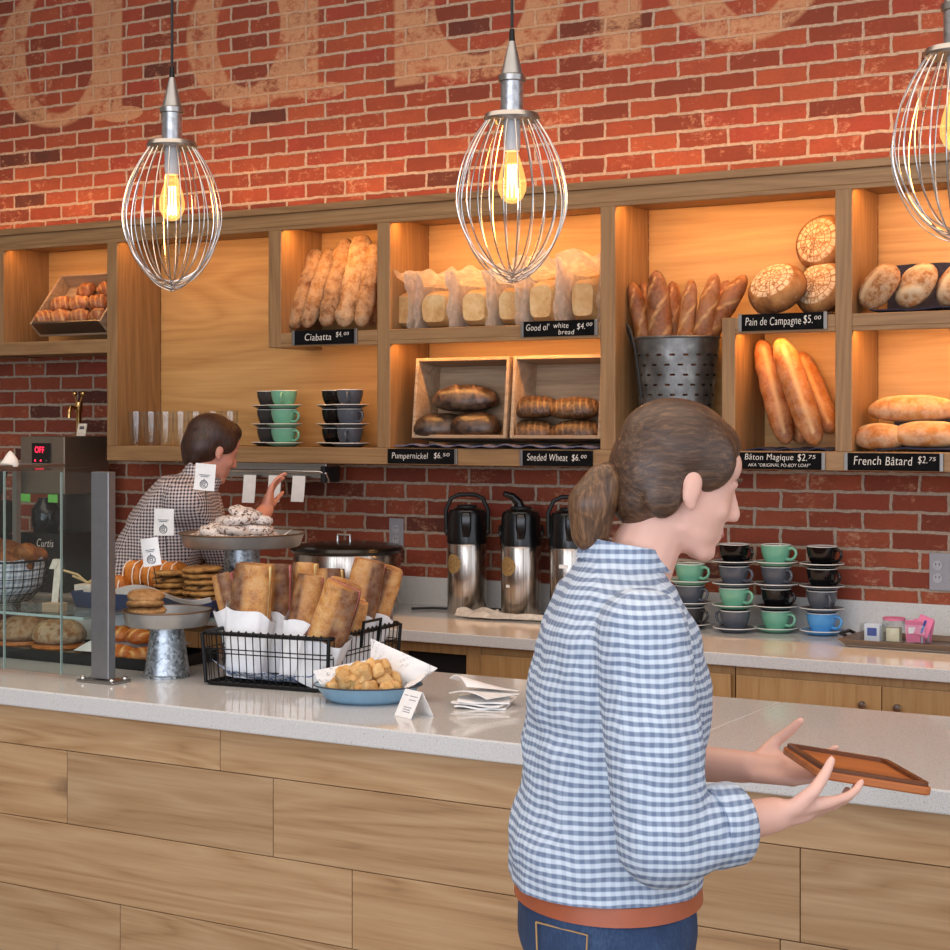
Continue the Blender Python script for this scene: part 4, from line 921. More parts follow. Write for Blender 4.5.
def sandwich(label, p0, p1, w, rz, fill, paper=.62, th=.066, seed=1, pk=1.0):
    p0, p1 = Vector(p0), Vector(p1); L = (p1-p0).length; z = (p1-p0).normalized()
    y = Vector((math.sin(rz), -math.cos(rz), 0)); y = (y-z*y.dot(z)).normalized(); x = y.cross(z)   # local y faces outward (crust side)
    M = Matrix((x, y, z)).transposed().to_4x4(); M.translation = p0
    t = thing('wrapped_sandwich', label, 'sandwich', p0, 0, 'paper-wrapped sandwiches', M.to_euler())
    def half(sg, name):
        rings = []; sc = []
        for i in range(15):
            u = i/14; rr = 1-.13*(abs(2*u-1)**5); ring = []
            for j in range(16):
                a = PI*j/15; px_ = w/2*math.cos(a); py_ = sg*(th*.13+th*.44*math.sin(a)**.85)
                k = 1+.05*nz((px_, py_, L*u), 22, seed+sg); ring.append((px_*rr*k, py_*k, L*u)); sc.append(.95*max(0, min(1, (math.cos(a)*(1 if seed % 2 else -1)-.05)*6))*max(0, min(1, 1.0+.9*nz((px_, py_, L*u), 30, seed))))
            rings.append(ring)
        m = MB(); m.loft(rings); m.build(name, C_SAND, t, True, 50, attr={'score': sc})
    half(1, 'bread_top'); half(-1, 'bread_bottom')
    w *= .94
    MB().box(-w*.48, w*.5, -th*.13, -.001, .01, L-.003).build('filling', HAM if fill != 'cheese' else CHEESE, t, False, bevel=.002)
    MB().box(-w*.52, w*.47, 0, th*.13, .01, L-.006).build('cheese_slice', CHEESE if fill != 'ham' else HAM, t, False, bevel=.002)
    def fn(u, v):
        a = 2*PI*u+PI/2; q = .86+.20*v+.05*nz((math.cos(a)*2, math.sin(a)*2, v*2), 1.2, seed)
        ex = math.copysign(abs(math.cos(a))**.65, math.cos(a)); ey = math.copysign(abs(math.sin(a))**.65, math.sin(a))
        top = paper*L*(1+.10*math.sin(a*1+seed)+.05*math.sin(3*a+seed))
        pl = 1+.03*math.sin(9*a+seed)*v
        return (ex*(w/2+.010)*q*pl, ey*(th*.55+.010)*q*pl, -.012+(top+.012)*v)
    MB().grid(fn, 49, 12).build('paper_sleeve', PAPER, t, True, 60, fixn=False)
def sb_at(px, py, Y): return at(px, py, Y)
SN = [(((208, 660), -2.00), ((222, 574), -1.98), .075, -.2, 'ham', .60, 'sandwich slightly leaning, at the left end of the wire basket'),
      (((246, 665), -2.03), ((254, 564), -2.02), .115, .25, 'cheese', .56, 'broad front sandwich with a strip of pale cheese along its edge'),
      (((276, 665), -1.93), ((279, 564), -1.90), .085, .1, 'ham', .55, 'sandwich showing deep red ham, just behind the cheese one'),
      (((296, 668), -1.99), ((311, 575), -1.96), .080, .3, 'ham', .58, 'sandwich at the middle of the basket, cut end up'),
      (((314, 672), -2.05), ((345, 584), -2.05), .108, .25, 'ham', .46, 'front sandwich tipped right with its whole crust face showing'),
      (((300, 650), -1.80), ((306, 563), -1.76), .080, 0, 'cheese', .6, 'pale sandwich at the back of the basket'),
      (((330, 650), -1.80), ((331, 569), -1.77), .085, .1, 'cheese', .6, 'short sandwich at the back, seen between taller ones'),
      (((343, 660), -1.88), ((357, 600), -1.88), .070, .9, 'ham', .55, 'low sandwich squeezed behind the tipped front one'),
      (((350, 655), -1.83), ((370, 560), -1.80), .098, .55, 'ham', .52, 'tall sandwich with two dark grill lines on its crust'),
      (((365, 650), -1.74), ((392, 568), -1.72), .075, .8, 'ham', .60, 'sandwich at the right end of the basket with flared paper')]
for i, (a, b, w, rz, fl, pp, lb) in enumerate(SN):
    p1 = at(b[0][0], b[0][1], b[1]); p0 = at(a[0][0], a[0][1], a[1]); d = p1-p0; p0 = p1-d*((p1.z-ZC-.030)/d.z)
    BM = T(BO_) @ R(0, 0, BYAW); l0 = BM.inverted() @ p0; m_ = w/2+.022
    l0.x = max(-bw_+m_, min(bw_-m_, l0.x)); l0.y = max(-bd_+.066, min(bd_-.066, l0.y)); p0 = BM @ l0
    lr = BM.inverted() @ p1; lr.x = max(-bw_-.03, min(bw_+.03, lr.x)); lr.y = max(-bd_+.035, min(bd_-.03, lr.y)); p1 = BM @ lr
    sandwich(lb, p0, p1, w, rz, fl, pp, .066 if i != 1 else .075, i)
# ---------------------------------------------------------------- blue pan of bread pieces
pc = V(-2.55, -2.135, ZC+.0004)
pan = thing('enamel_pan', 'oval pale blue enamel pan with a dark rim filled with bread pieces', 'pan', pc, math.radians(30))
MB().lathe([(.001, .0), (.082, 0), (.100, .012), (.118, .040), (.124, .044), (.124, .0465), (.116, .044), (.098, .016), (.080, .005), (.001, .005)], 56, sx=1.16, sy=.86).build('body', BLUEPAN, pan, True, 60)
MB().tube([(.1245*1.16*math.cos(2*PI*k/56), .1245*.86*math.sin(2*PI*k/56), .0455) for k in range(56)], .0022, 8, True).build('rim', plain('dark_enamel_rim', (54, 60, 70), .3), pan)
PMX = T(pc) @ R(0, 0, math.radians(30))
random.seed(5)
def chunk_mb(s, seed):
    m = MB(); m.ell((0, 0, 0), (s, s*.9, s*.75), 10, 7); out = []
    for p in m.v:
        v = Vector(p); q = Vector([math.copysign(abs(c_/s)**.5, c_)*s for c_ in v]); out.append(tuple(q*(1+.4*nz(v, 30, seed))))
    m.v = out; return m
protos = []
for i in range(52):
    lay = 0 if i < 24 else (1 if i < 42 else 2)
    while True:
        x, y = random.uniform(-1, 1), random.uniform(-1, 1)
        if x*x+y*y < (.8, .55, .2)[lay]: break
    pos = PMX @ V(x*.112, y*.078-.008, .034+lay*.024+random.uniform(0, .008))
    if i < 6:
        o = chunk_mb(.0205, i).build('bread_piece', C_CHUNK, None, True, 24, attr={'score': [0.]*len(chunk_mb(.0205, i).v)}); protos.append(o)
    else:
        o = protos[i % 6].copy(); COL.objects.link(o)
    o.location = pos; o.rotation_euler = (random.uniform(0, 6), random.uniform(0, 6), random.uniform(0, 6)); k = random.uniform(.8, 1.15); o.scale = (k, k, k)
    tag(o, 'golden bread piece heaped in the pale blue enamel pan', 'bread', 'bread pieces in the blue pan')
def sheet(label, name, pts, mat, n=16, th=.0008, curl=.02, seed=1):
    A, B, C_, D = [Vector(p) for p in pts]      # corners
    nn = (B-A).cross(D-A).normalized()
    def fn(u, v): 
        p = A.lerp(B, u).lerp(D.lerp(C_, u), v); return p+nn*(curl*(math.sin(PI*u)*math.sin(PI*v)+.5*nz((u*3, v*3, 0), 1, seed)))
    o = MB().grid(fn, n, n, th).build(name, mat, None, True, 70); return tag(o, label, 'paper')
lin_ = thing('tissue_sheet', 'white printed tissue standing up behind the bread pieces in the pan', 'paper', pc, math.radians(30))
def shp(pts, seed, curl=.012, n=14):
    A, B, C_, D = [Vector(p) for p in pts]; nn = (B-A).cross(D-A).normalized()
    m = MB(); m.grid(lambda u, v: A.lerp(B, u).lerp(D.lerp(C_, u), v)+nn*(curl*(math.sin(PI*u)*math.sin(PI*v)+.5*nz((u*3, v*3, 0), 1, seed))), n, n, .0007); return m
shp([(.0, .07, .03), (.12, .035, .03), (.185, .02, .085), (.0, .10, .155)], 3, .016).build('tall_corner', NEWS, lin_)
shp([(-.125, .02, .03), (.01, .075, .03), (.01, .10, .10), (-.150, .035, .075)], 4).build('back_flap', NEWS, lin_)
shp([(.085, -.045, .028), (.12, .04, .03), (.18, .025, .083), (.128, -.045, .055)], 6, -.01).build('side_flap', NEWS, lin_)
# ---------------------------------------------------------------- tent card, napkins
tc = thing('tent_card', 'small folded white card standing in front of the blue pan', 'card', onz(414, 716, ZC+.0004), math.radians(-24))
def tilt(a): return R(a)
f1 = MB().box(-.038, .038, -.0006, .0006, 0, .072, T(0, -.034, 0) @ R(math.radians(-27))).build('front_leaf', WHITEP, tc, False)
MB().box(-.038, .038, -.0006, .0006, 0, .072, T(0, .034, 0) @ R(math.radians(27))).build('back_leaf', WHITEP, tc, False)
m = MB()
for z, x0, x1 in ((.056, -.03, -.012), (.056, -.005, .03), (.046, -.002, .028), (.026, -.012, .022), (.020, -.012, .020), (.014, -.010, .022)): m.box(x0, x1, -.0012, -.0007, z, z+.0022, T(0, -.034, 0) @ R(math.radians(-27)))
m.build('faint_print', plain('pale_ink', (160, 156, 160), .8), f1, False)
np0 = onz(484, 706, ZC)
NPL = ['bottom white paper napkin of the small stack', 'second white paper napkin up in the small stack', 'third white paper napkin up in the small stack', 'top folded white napkin lying askew on its stack']
for i in range(4):
    def fn(u, v):
        x = (u-.5)*.135; y = (v-.5)*.125
        return (x, y, .004*nz((u*3, v*3, i), 1, i)+(.010*max(0, (u+v-1.2))+.006*max(0, .6-u-v) if i < 3 else 0))
    m = MB()
    if i < 3: m.grid(fn, 12, 12, .0045)
    else:
        m.grid(lambda u, v: ((u-.5)*.14, (v-.5)*.12, .006+.012*math.sin(PI*u)*(1-v)), 12, 12, .003)
        m.grid(lambda u, v: (-.07+.14*u*(1-.55*v), .058-.115*v, .012+.030*v*(1-.5*u)+.018*math.sin(PI*u)*v), 14, 12, .002)
    o = m.build('paper_napkin', WHITEP, None, True, 50, loc=(np0.x, np0.y, ZC+.0056+.0075*i), rot=(0, 0, (.35, .15, .5, -.25)[i])); tag(o, NPL[i], 'napkin', 'stack of paper napkins')
# ---------------------------------------------------------------- pastry case and what it holds
XR_ = -3.375
case = thing('pastry_case', 'glass pastry case with a square steel corner post on the bar', 'display case', (-4.2, -2.0, ZC+.0004)); gx0, gy0 = -4.2, -2.0
def cb(name, x0, x1, y0, y1, z0, z1, m, par=None, bev=0): return MB().box(x0-gx0, x1-gx0, y0-gy0, y1-gy0, z0-ZC, z1-ZC).build(name, m, par or case, False, bevel=bev)
ps = cb('corner_post', -3.428, -3.362, -2.252, -2.222, ZC+.010, 1.516, plain('post_steel', (150, 150, 152), .42, .9), None, .002)
fp = cb('foot_plate', -3.465, -3.325, -2.275, -2.195, ZC, ZC+.008, STEEL, None, .004)
for x in (-3.45, -3.34):
    for y in (-2.262, -2.208): MB().ell((x-gx0, y-gy0, .010), (.009, .009, .006), 14, 8).build('bolt', CHROME, fp)
xs = [-5.3, -4.15, at(5, 480, -2.24).x, at(62, 480, -2.24).x, -3.43]
for a, b in zip(xs, xs[1:]):
    p = cb('front_pane', a+.0015, b-.0015, -2.244, -2.236, .925, 1.512, GLASS)
    cb('pane_edge', b-.0026, b-.0016, -2.2445, -2.2355, .925, 1.512, GEDGE, p)
cb('top_pane', -5.3, -3.98, -2.234, -1.66, 1.504, 1.512, GLASS); cb('back_rail', -5.3, -4.3, -1.69, -1.67, 1.49, 1.503, STEEL)
cb('back_upright', -4.32, -4.30, -1.69, -1.67, .917, 1.489, STEEL)
XSH = at(214, 600, -1.918).x+.02
XM = -3.60
for x0, x1, y0_, y1_ in ((-5.3, XM-.001, -2.10, -1.70), (XM+.001, XSH, -1.925, -1.71)):
    g_ = cb('glass_shelf', x0, x1, y0_, y1_, 1.066, 1.074, GLASS); cb('shelf_edge', x0, x1, y0_-.0015, y0_, 1.066, 1.074, GEDGE, g_)
for x, y in ((-5.2, -1.71), (-4.5, -1.71), (-3.75, -1.71), (XSH-.012, -1.72), (-5.2, -2.09), (-4.5, -2.09)): cb('shelf_leg', x, x+.010, y, y+.01, ZC, 1.066, STEEL)
XBT = at(160, 670, -2.0).x
bt_ = tray('black baking tray on the bar under the glass shelf, holding glazed pastries', -5.2, XBT, -2.02, -1.725, ZC+.0006, BLACKM, h=.034)
PAR = noisy('parchment', [(.3, (206, 192, 180)), (.7, (236, 226, 216))], 12, .8, bump=.2, bd=.01)
def pastry(label, c, s, rz, seed, mat=C_DANISH, name='glazed_pastry', cat='pastry', group='glazed pastries', fl=.6):
    return loaf(name, label, cat, mat, c, (0, 0, rz), s[0], s[1], s[2], group, seed=seed, bump=.16, flat=fl, cutn=3, cutw=.14)
GPL = ['glazed pastry in front beside the steel post', 'glazed pastry in the front row next to the pedestal', 'glazed pastry behind the post in the black tray', 'glazed pastry at the back of the black tray', 'glazed pastry lying on top of the others by the pedestal', 'glazed pastry on top near the post']
for i, (px, py, Y) in enumerate(((122, 648, -1.97), (146, 646, -1.965), (128, 640, -1.87), (150, 636, -1.86), (140, 631, -1.92), (119, 632, -1.91))):
    p = at(px, py, Y); p.z = ZC+.034 if i < 4 else ZC+.082
    pastry(GPL[i], p, (.12, .09, .06), .6*i, i+70)
FB = [((18, 'round floury bun with filling at the left in the case bottom')), ((57, 'round floury bun with filling nearer the steel post'))]
for i, (px, lb) in enumerate(FB):
    x = at(px, 640, -1.94).x
    t = thing('filled_bun', lb, 'bun', (x, -1.93, ZC+.0056), .2, 'filled buns in the case')
    m = loaf_mb(.17, .15, .11, seed=i+80, flat=.5); M0 = T(0, 0, .062); m.v = [tuple(M0 @ Vector(p)) for p in m.v]; m.build('bun_top', C_BOULE, t, True, 60, attr={'score': m.a})
    MB().lathe([(.001, .026), (.08, .026), (.086, .032), (.08, .042), (.001, .042)], 28).build('filling', C_DANISH, t)
    MB().lathe([(.001, 0), (.07, 0), (.078, .012), (.076, .025), (.001, .025)], 28).build('bun_base', C_BOULE, t)
o = sheet('white paper sheet folded up beside the buns in the case', 'paper_sheet', [(-3.74, -2.00, ZC+.042), (-3.46, -1.99, ZC+.042), (-3.44, -1.80, ZC+.06), (-3.72, -1.80, ZC+.10)], WHITEP, seed=4, curl=.006)
o = sheet('second white paper leaf standing behind the floury buns', 'paper_sheet', [(-4.0, -1.80, ZC+.04), (-3.66, -1.80, ZC+.05), (-3.62, -1.77, ZC+.135), (-3.95, -1.76, ZC+.13)], WHITEP, seed=8, curl=.006)
# navy tray with parchment
XNL = at(70, 600, -1.918).x; XNR = at(213, 600, -1.918).x; ZN = 1.0746
MBt = MB(); y0, y1 = -1.918, -1.713
MBt.loft([[(XNL+.012, y0+.012, ZN), (XNR-.012, y0+.012, ZN), (XNR-.012, y1-.012, ZN), (XNL+.012, y1-.012, ZN)], [(XNL, y0, ZN+.052), (XNR, y0, ZN+.052), (XNR, y1, ZN+.052), (XNL, y1, ZN+.052)], [(XNL+.004, y0+.004, ZN+.052), (XNR-.004, y0+.004, ZN+.052), (XNR-.004, y1-.004, ZN+.052), (XNL+.004, y1-.004, ZN+.052)], [(XNL+.016, y0+.016, ZN+.004), (XNR-.016, y0+.016, ZN+.004), (XNR-.016, y1-.016, ZN+.004), (XNL+.016, y1-.016, ZN+.004)]])
o = MBt.build('enamel_tray', NAVYTRAY, None, False, bevel=.002); tag(o, 'long navy enamel tray on the glass shelf, carrying the flat cookie stacks', 'tray')
xa, xb = at(118, 600, -1.91).x, XNR-.006
def par(u, v):
    x = xa+(xb-xa)*u
    if v < .3: q = v/.3; y, z = -1.925+.03*q, ZN+.056+.018*math.sin(6*u)*(1-q)-.044*q+.012*(1-q)
    else: q = (v-.3)/.7; y, z = -1.895+.165*q, ZN+.0125+.004*nz((u*5, v*5, 0), 1, 2)
    return (x, y, z)
o = MB().grid(par, 40, 18, .001).build('parchment_sheet', PAR, None, True, 60); tag(o, 'wavy parchment sheet lining the navy tray under the cookies', 'paper')
def cookie_mb(r, h, seed, crack=0):
    m = MB(); m.lathe([(.001, -h*.5), (r*.8, -h*.5), (r*.97, -h*.25), (r, 0), (r*.94, h*.3), (r*.7, h*.47), (r*.35, h*.52), (.001, h*.53)], 30)
    m.v = [tuple(Vector((p[0]*(1+.05*nz((p[0], p[1], 0), 18, seed)), p[1]*(1+.05*nz((p[0], p[1], 0), 18, seed)), p[2]*(1+.35*nz(p, 60, seed))+.002*nz(p, 40, seed+2)))) for p in m.v]
    return m
def cookies(name, labels, poss, r, h, mat, group, tilt=.05, cat='cookie'):
    random.seed(len(poss)+int(r*1000)); base = []
    for i, (p, lb) in enumerate(zip(poss, labels)):
        if i < 4: m = cookie_mb(r, h, i+90); o = m.build(name, mat, None, True, 60, attr={'score': [1. if nz(q, 90, 5) > .35 else 0. for q in m.v] if name == 'chocolate_cookie' else [0.]*len(m.v)}); base.append(o)
        else: o = base[i % 4].copy(); COL.objects.link(o)
        o.location = p[:3]; tx = p[3] if len(p) > 3 else 0
        o.rotation_euler = (tx+random.uniform(-tilt, tilt), (p[4] if len(p) > 4 else 0)+random.uniform(-tilt, tilt), random.uniform(0, 6))
        tag(o, lb, cat, group)
NTH = ['bottom', 'second from bottom', 'third from bottom', 'fourth from bottom', 'fifth from bottom', 'sixth from bottom', 'topmost']
s1 = at(203, 590, -1.84); pos = [(s1.x+random.uniform(-.006, .006), -1.836+random.uniform(-.006, .006), ZN+.025+.0185*k) for k in range(7)]
cookies('chocolate_cookie', ['flat chocolate chip cookie, %s of the tall stack by the sandwiches' % NTH[k] for k in range(7)], pos, .062, .017, C_CHOC, 'chocolate chip cookies')
s2 = at(171, 590, -1.84); pos = [(s2.x+random.uniform(-.006, .006), -1.832+random.uniform(-.006, .006), ZN+.025+.0185*k) for k in range(6)]
cookies('chocolate_cookie', ['flat chocolate chip cookie, %s of the stack below the lower hanging card' % (NTH[k] if k < 5 else 'topmost') for k in range(6)], pos, .062, .017, C_CHOC, 'chocolate chip cookies')
def cake(label, c, rz, rx=0):
    t = thing('cake_slice', label, 'cake', c, 0, 'orange cake slices', (rx, 0, rz))
    m = loaf_mb(.10, .085, .085, pw=6, seed=int(c[0]*1000) % 50, flat=.9, bump=.08); M0 = T(0, 0, .040) @ R(0, 0, PI/2); m.v = [tuple(M0 @ Vector(p)) for p in m.v]; m.build('crumb', C_CAKE, t, True, 50, attr={'score': m.a})
    g = MB()
    for k, (x, l) in enumerate(((-.020, .045), (.016, .050))): g.tube([(x, -.010, .083), (x-.001, -.036, .074), (x+.002, -.052, .058), (x, -.0545, .058-l*.5), (x+.002, -.053, .058-l)], [.0022, .0024, .0024, .002, .0014], 6)
    g.build('dripping_icing', plain('icing_white', (236, 220, 200), .35), t, True, 40)
for i, (px, Y, z, rz, lb) in enumerate(((120, -1.82, 0, .3, 'orange cake slice with dripping icing behind the steel post'), (138, -1.77, 0, .1, 'orange cake slice with dripping icing, left of the hanging card'), (157, -1.765, 0, -.1, 'orange cake slice half hidden behind the hanging card'), (174, -1.765, .0, .2, 'orange cake slice at the back, behind the shorter cookie stack'))):
    p = at(px, 590, Y); cake(lb, (p.x, Y, ZN+.018+(.045 if i else 0)), rz)
MBx = MB().box(at(130, 590, -1.8).x-.06, at(180, 590, -1.8).x+.05, -1.80, -1.724, ZN+.0175, ZN+.0605); o = MBx.build('cardboard_riser', RAG, None, False); tag(o, 'low card riser in the navy tray under the back cake slices', 'riser')
for i, (px, Y, lb) in enumerate(((118, -1.875, 'small orange cake piece at the front by the steel post'), (131, -1.872, 'small orange cake piece at the front of the navy tray'))):
    p = at(px, 590, Y); pastry(lb, (p.x, Y, ZN+.038), (.06, .05, .045), .4*i, 95+i, C_CAKE, 'cake_piece', 'cake', 'small orange cake pieces')
# galvanised pedestals
def pedestal(label, c, rb, rt, hz, rp, hp, foot=True):
    t = thing('cake_stand', label, 'cake stand', c)
    MB().lathe([(rb-.004, .0), (rb+.006, 0), (rb+.006, .006), (rb, .009), (rt, hz), (rt-.003, hz), (rb-.003, .006)], 44).build('pedestal', GALV, t)
    p = MB().lathe([(.001, hz), (rp*.9, hz), (rp*.93, hz+.004), (rp, hz+hp), (rp-.003, hz+hp), (rp*.92, hz+.008), (.001, hz+.006)], 56).build('pan', plain('pan_zinc', (178, 176, 172), .38, .7), t)
    MB().tube([(rp*math.cos(2*PI*k/56), rp*math.sin(2*PI*k/56), hz+hp) for k in range(56)], .0028, 8, True).build('rolled_rim', plain('rim_bronze', (126, 100, 78), .4, .7), p)
    return t
c1 = V(at(167, 660, -2.06).x, -2.06, ZC+.0004); pedestal('low galvanised cake stand beside the wire basket, with oatmeal cookies', c1, .066, .047, .150, .128, .044)
p = at(143, 600, -2.10); zz = c1.z+.158
cookies('oatmeal_cookie', ['bottom oatmeal cookie on the low galvanised stand', 'second oatmeal cookie up on the low galvanised stand', 'third oatmeal cookie up on the low galvanised stand', 'top oatmeal cookie under the hanging card on the stand'],
        [(p.x+.004, -2.085, zz+.012, 0, .0), (p.x, -2.083, zz+.033, 0, -.06), (p.x-.003, -2.086, zz+.054, 0, -.12), (p.x-.004, -2.083, zz+.076, 0, -.16)], .056, .021, C_COOKIE, 'oatmeal cookies', .02)
c2 = at(242, 560, -1.648); c2 = V(c2.x, -1.648, ZC+.0004); rim = at(242, 533, -1.648).z
pedestal('tall galvanised cake stand behind the sandwiches, piled with sugar crinkle cookies', c2, .060, .056, rim-ZC-.042, .196, .042)
zp = rim-.034
CK = []
for k in range(7): a = 2*PI*k/7+.3; CK.append((c2.x-.03+.105*math.cos(a), c2.y+.10*math.sin(a), zp+.018))
CK.append((c2.x-.03, c2.y, zp+.018))
for k in range(6): a = 2*PI*k/6; CK.append((c2.x-.02+.070*math.cos(a), c2.y+.068*math.sin(a), zp+.046))
for k in range(3): a = 2*PI*k/3+.9; CK.append((c2.x+.0+.045*math.cos(a), c2.y+.042*math.sin(a), zp+.073))
CK.append((c2.x+.018, c2.y-.005, zp+.098, .1, .1))
cookies('crinkle_cookie', ['sugar-dusted crinkle cookie in the bottom layer of the tall stand']*8+['sugar-dusted crinkle cookie in the middle layer of the pile']*6+['sugar-dusted crinkle cookie in the layer below the topmost']*3+['topmost sugar-dusted crinkle cookie of the pile on the tall stand'], CK, .054, .028, C_CRINK, 'sugar crinkle cookies', .18)
o = sheet('cream parchment corner sticking up at the right of the tall stand', 'parchment_sheet', [(c2.x+.07, c2.y-.04, rim-.028), (c2.x+.165, c2.y-.03, rim-.018), (c2.x+.222, c2.y-.035, rim+.022), (c2.x+.10, c2.y+.05, rim-.024)], PAR, seed=4, curl=.002)
# cards on picks
def pick(label, pc_, Y, bot, w, h, rx, rz, emb):
    c = at(pc_[0], pc_[1], Y); b = at(bot[0], bot[1], Y)
    t = thing('pick_card', label, 'sign', (c.x, Y, c.z), 0, 'white price cards on picks', (0, rx, rz))
    def fn(u, v): return ((u-.5)*w, -.004*math.sin(PI*u)-.010*max(0, v-.6)*(1-u), (.5-v)*h)
    cd = MB().grid(fn, 8, 8, .0008).build('card', WHITEP, t)
    m = MB()
    for z, l in ((.02, .55), (.028, .4)) if h > .08 else ((.012, .5),): m.box(-w*l/2, w*l/2, -.006, -.0048, .018-z*.6, .018-z*.6+.0016)
    def arc(r, a0, a1, n=18): return [(r*math.cos(a0+(a1-a0)*k/n), -.0056, -h*.27+r*math.sin(a0+(a1-a0)*k/n)) for k in range(n+1)]
    m.tube(arc(.0125, 0, 2*PI)[:-1], .0013, 5, True); m.tube(arc(.0085, .4, 5.6), .0011, 5); m.tube(arc(.0042, 0, 2*PI)[:-1], .0012, 5, True); m.tube([(.0, -.0056, -h*.27+.012), (.0, -.0056, -h*.27+.018)], .0012, 5)
    m.build('printed_mark', INK, cd, True)
    ln = (c.z-b.z)
    MB().tube([(0, .002, h*.3), ((b.x-c.x)*.3, .004, -h*.5), (b.x-c.x, .006, -ln)], .0013, 6).build('pick', BLACKW, t)
pick('white card on a pick leaning highest, in front of the bending person\'s shoulder', (205, 477), -1.72, (208, 512), .068, .084, .08, .3, 0)
pick('white card on a pick in the middle, before the bending person\'s waist', (164, 522), -1.80, (166, 556), .066, .084, 0, .3, 0)
pick('white card on a pick stuck in the oatmeal cookies', (151, 552), -2.09, (151, 585), .055, .082, -.16, .3, 0)
# case: wire basket of croissants
CLOTH = None
def ging(name, light, dark, period, rot=(0, 0, 0), vs=1.0, rough=.85):
    t = NT(name); tc = t.n('TexCoord')
    def rv(sock):
        x = t.n('VectorRotate', rotation_type='EULER_XYZ'); t.set(x.inputs['Vector'], sock); x.inputs['Rotation'].default_value = rot; return x.outputs[0]
    s = t.n('SeparateXYZ'); t.set(s.inputs[0], rv(tc.outputs['Object'])); nn = t.n('SeparateXYZ'); t.set(nn.inputs[0], rv(tc.outputs['Normal']))
    w = t.noise(tc.outputs['Object'], 9, 2)
    wob = t.math('MULTIPLY', t.math('SUBTRACT', w, .5), period*1.2)
    sel = t.math('GREATER_THAN', t.math('ABSOLUTE', nn.outputs[0]), t.math('ABSOLUTE', nn.outputs[1]))
    h = t.math('ADD', t.math('MULTIPLY', sel, s.outputs[1]), t.math('MULTIPLY', t.math('SUBTRACT', 1., sel), s.outputs[0]))
    def st(x): return t.step(t.math('PINGPONG', t.math('MULTIPLY', t.math('ADD', x, wob), 1/period), .5), .19, .31)
    a, b = st(h), st(s.outputs[2])
    f = t.math('ADD', t.math('MULTIPLY', a, .5*vs), t.math('MULTIPLY', b, 1-.5*vs))
    fold = t.noise(t.scale(tc.outputs['Object'], (1, 1, .6)), 7, 3)
    return t.bsdf(t.mix(f, lin(light), lin(dark)), rough, bump=fold, bstr=.5, bdist=.04, Specular_IOR_Level=.2)
CCK = ging('grey_checked_cloth', (232, 234, 240), (150, 158, 176), .016)
wb = V(at(-2, 600, -1.90).x, -1.90, ZN+.0006)
t = thing('wire_bowl', 'round wire bowl of croissants lined with a checked cloth inside the case', 'basket', wb)
m = MB(); 
for k in range(28):
    a = 2*PI*k/28; m.tube([(.10*math.cos(a), .10*math.sin(a), .003), (.148*math.cos(a), .148*math.sin(a), .05), (.160*math.cos(a), .160*math.sin(a), .135)], .0016, 5)
for z, r in ((.003, .10), (.03, .131), (.055, .150), (.08, .154), (.108, .158)): m.tube([(r*math.cos(2*PI*k/48), r*math.sin(2*PI*k/48), z) for k in range(48)], .0016, 5, True)
m.build('wire_mesh', BLACKW, t)
MB().tube([(.160*math.cos(2*PI*k/48), .160*math.sin(2*PI*k/48), .136) for k in range(48)], .0035, 8, True).build('rim', BLACKW, t)
m = MB(); m.lathe([(.001, .008), (.092, .008), (.140, .05), (.150, .10), (.150, .145), (.136, .14), (.12, .09), (.001, .07)], 40)
m.v = [tuple(Vector(p)*1.0+Vector((0, 0, .02*max(0, p[2]-.12)/.03*nz(p, 14, 3)))) for p in m.v]
o = m.build('cloth_liner', CCK, None, True, 60, loc=wb); tag(o, 'grey checked cloth lining the wire bowl in the case', 'cloth')
def croissant(label, c, rz, seed):
    rings = []; n = 26
    for i in range(n+1):
        u = -1+2*i/n; r = .034*(1-abs(u)**2.2)**.6+.006; r *= 1+.10*abs(math.sin(u*11)); th = u*1.25
        cx_, cy_ = .075*math.sin(th), .075*(1-math.cos(th)); d = Vector((math.cos(th), math.sin(th), 0)); nn = Vector((-d.y, d.x, 0))
        rings.append([Vector((cx_, cy_, 0))+nn*r*math.cos(2*PI*j/14)+Vector((0, 0, r*math.sin(2*PI*j/14)*.9)) for j in range(14)])
    m = MB(); m.loft(rings); o = m.build('croissant', C_CROI, None, True, 60, attr={'score': [0.]*len(m.v)}); o.location = c; o.rotation_euler = (.3, .2, rz); tag(o, label, 'croissant', 'croissants in the wire bowl')
for i, (dx, dy, dz, rz, lb) in enumerate(((.08, -.04, .128, .4, 'croissant at the front right of the wire bowl'), (-.05, -.06, .128, 2.2, 'croissant at the front left of the wire bowl'), (.05, .07, .13, 3.6, 'croissant at the back of the wire bowl'), (.02, -.01, .168, 1.2, 'croissant lying on top in the wire bowl'), (.10, .02, .150, 2.8, 'croissant leaning on the top one towards the post'))):
    croissant(lb, wb+V(dx, dy, dz), rz, i)
hb = at(58, 605, -2.02); t = thing('card_holder', 'small wooden block with a curved cream strip inside the case', 'holder', (hb.x, -2.035, ZN+.0006), .1)
MB().box(-.032, .032, -.022, .022, 0, .028).build('block', W_CRATE, t, False, bevel=.002)
def strip(u, v): q = v*PI; return (.012*(u-.5)*2+.02*math.sin(v*1.5)-.03*max(0, v-.6)*2.2, .0, .028+.135*math.sin(min(1, v*1.35)*PI/2)-.04*max(0, v-.75)*4*.8)
MB().grid(strip, 4, 18, .003).build('curved_strip', RAG, t)
gb = at(84, 590, -1.85); t = thing('gift_box', 'small cream box tied with raffia inside the case by the post', 'box', (gb.x, -1.835, ZN+.0052), .2)
MB().box(-.03, .03, -.03, .03, 0, .062).build('box', RAG, t, False, bevel=.002)
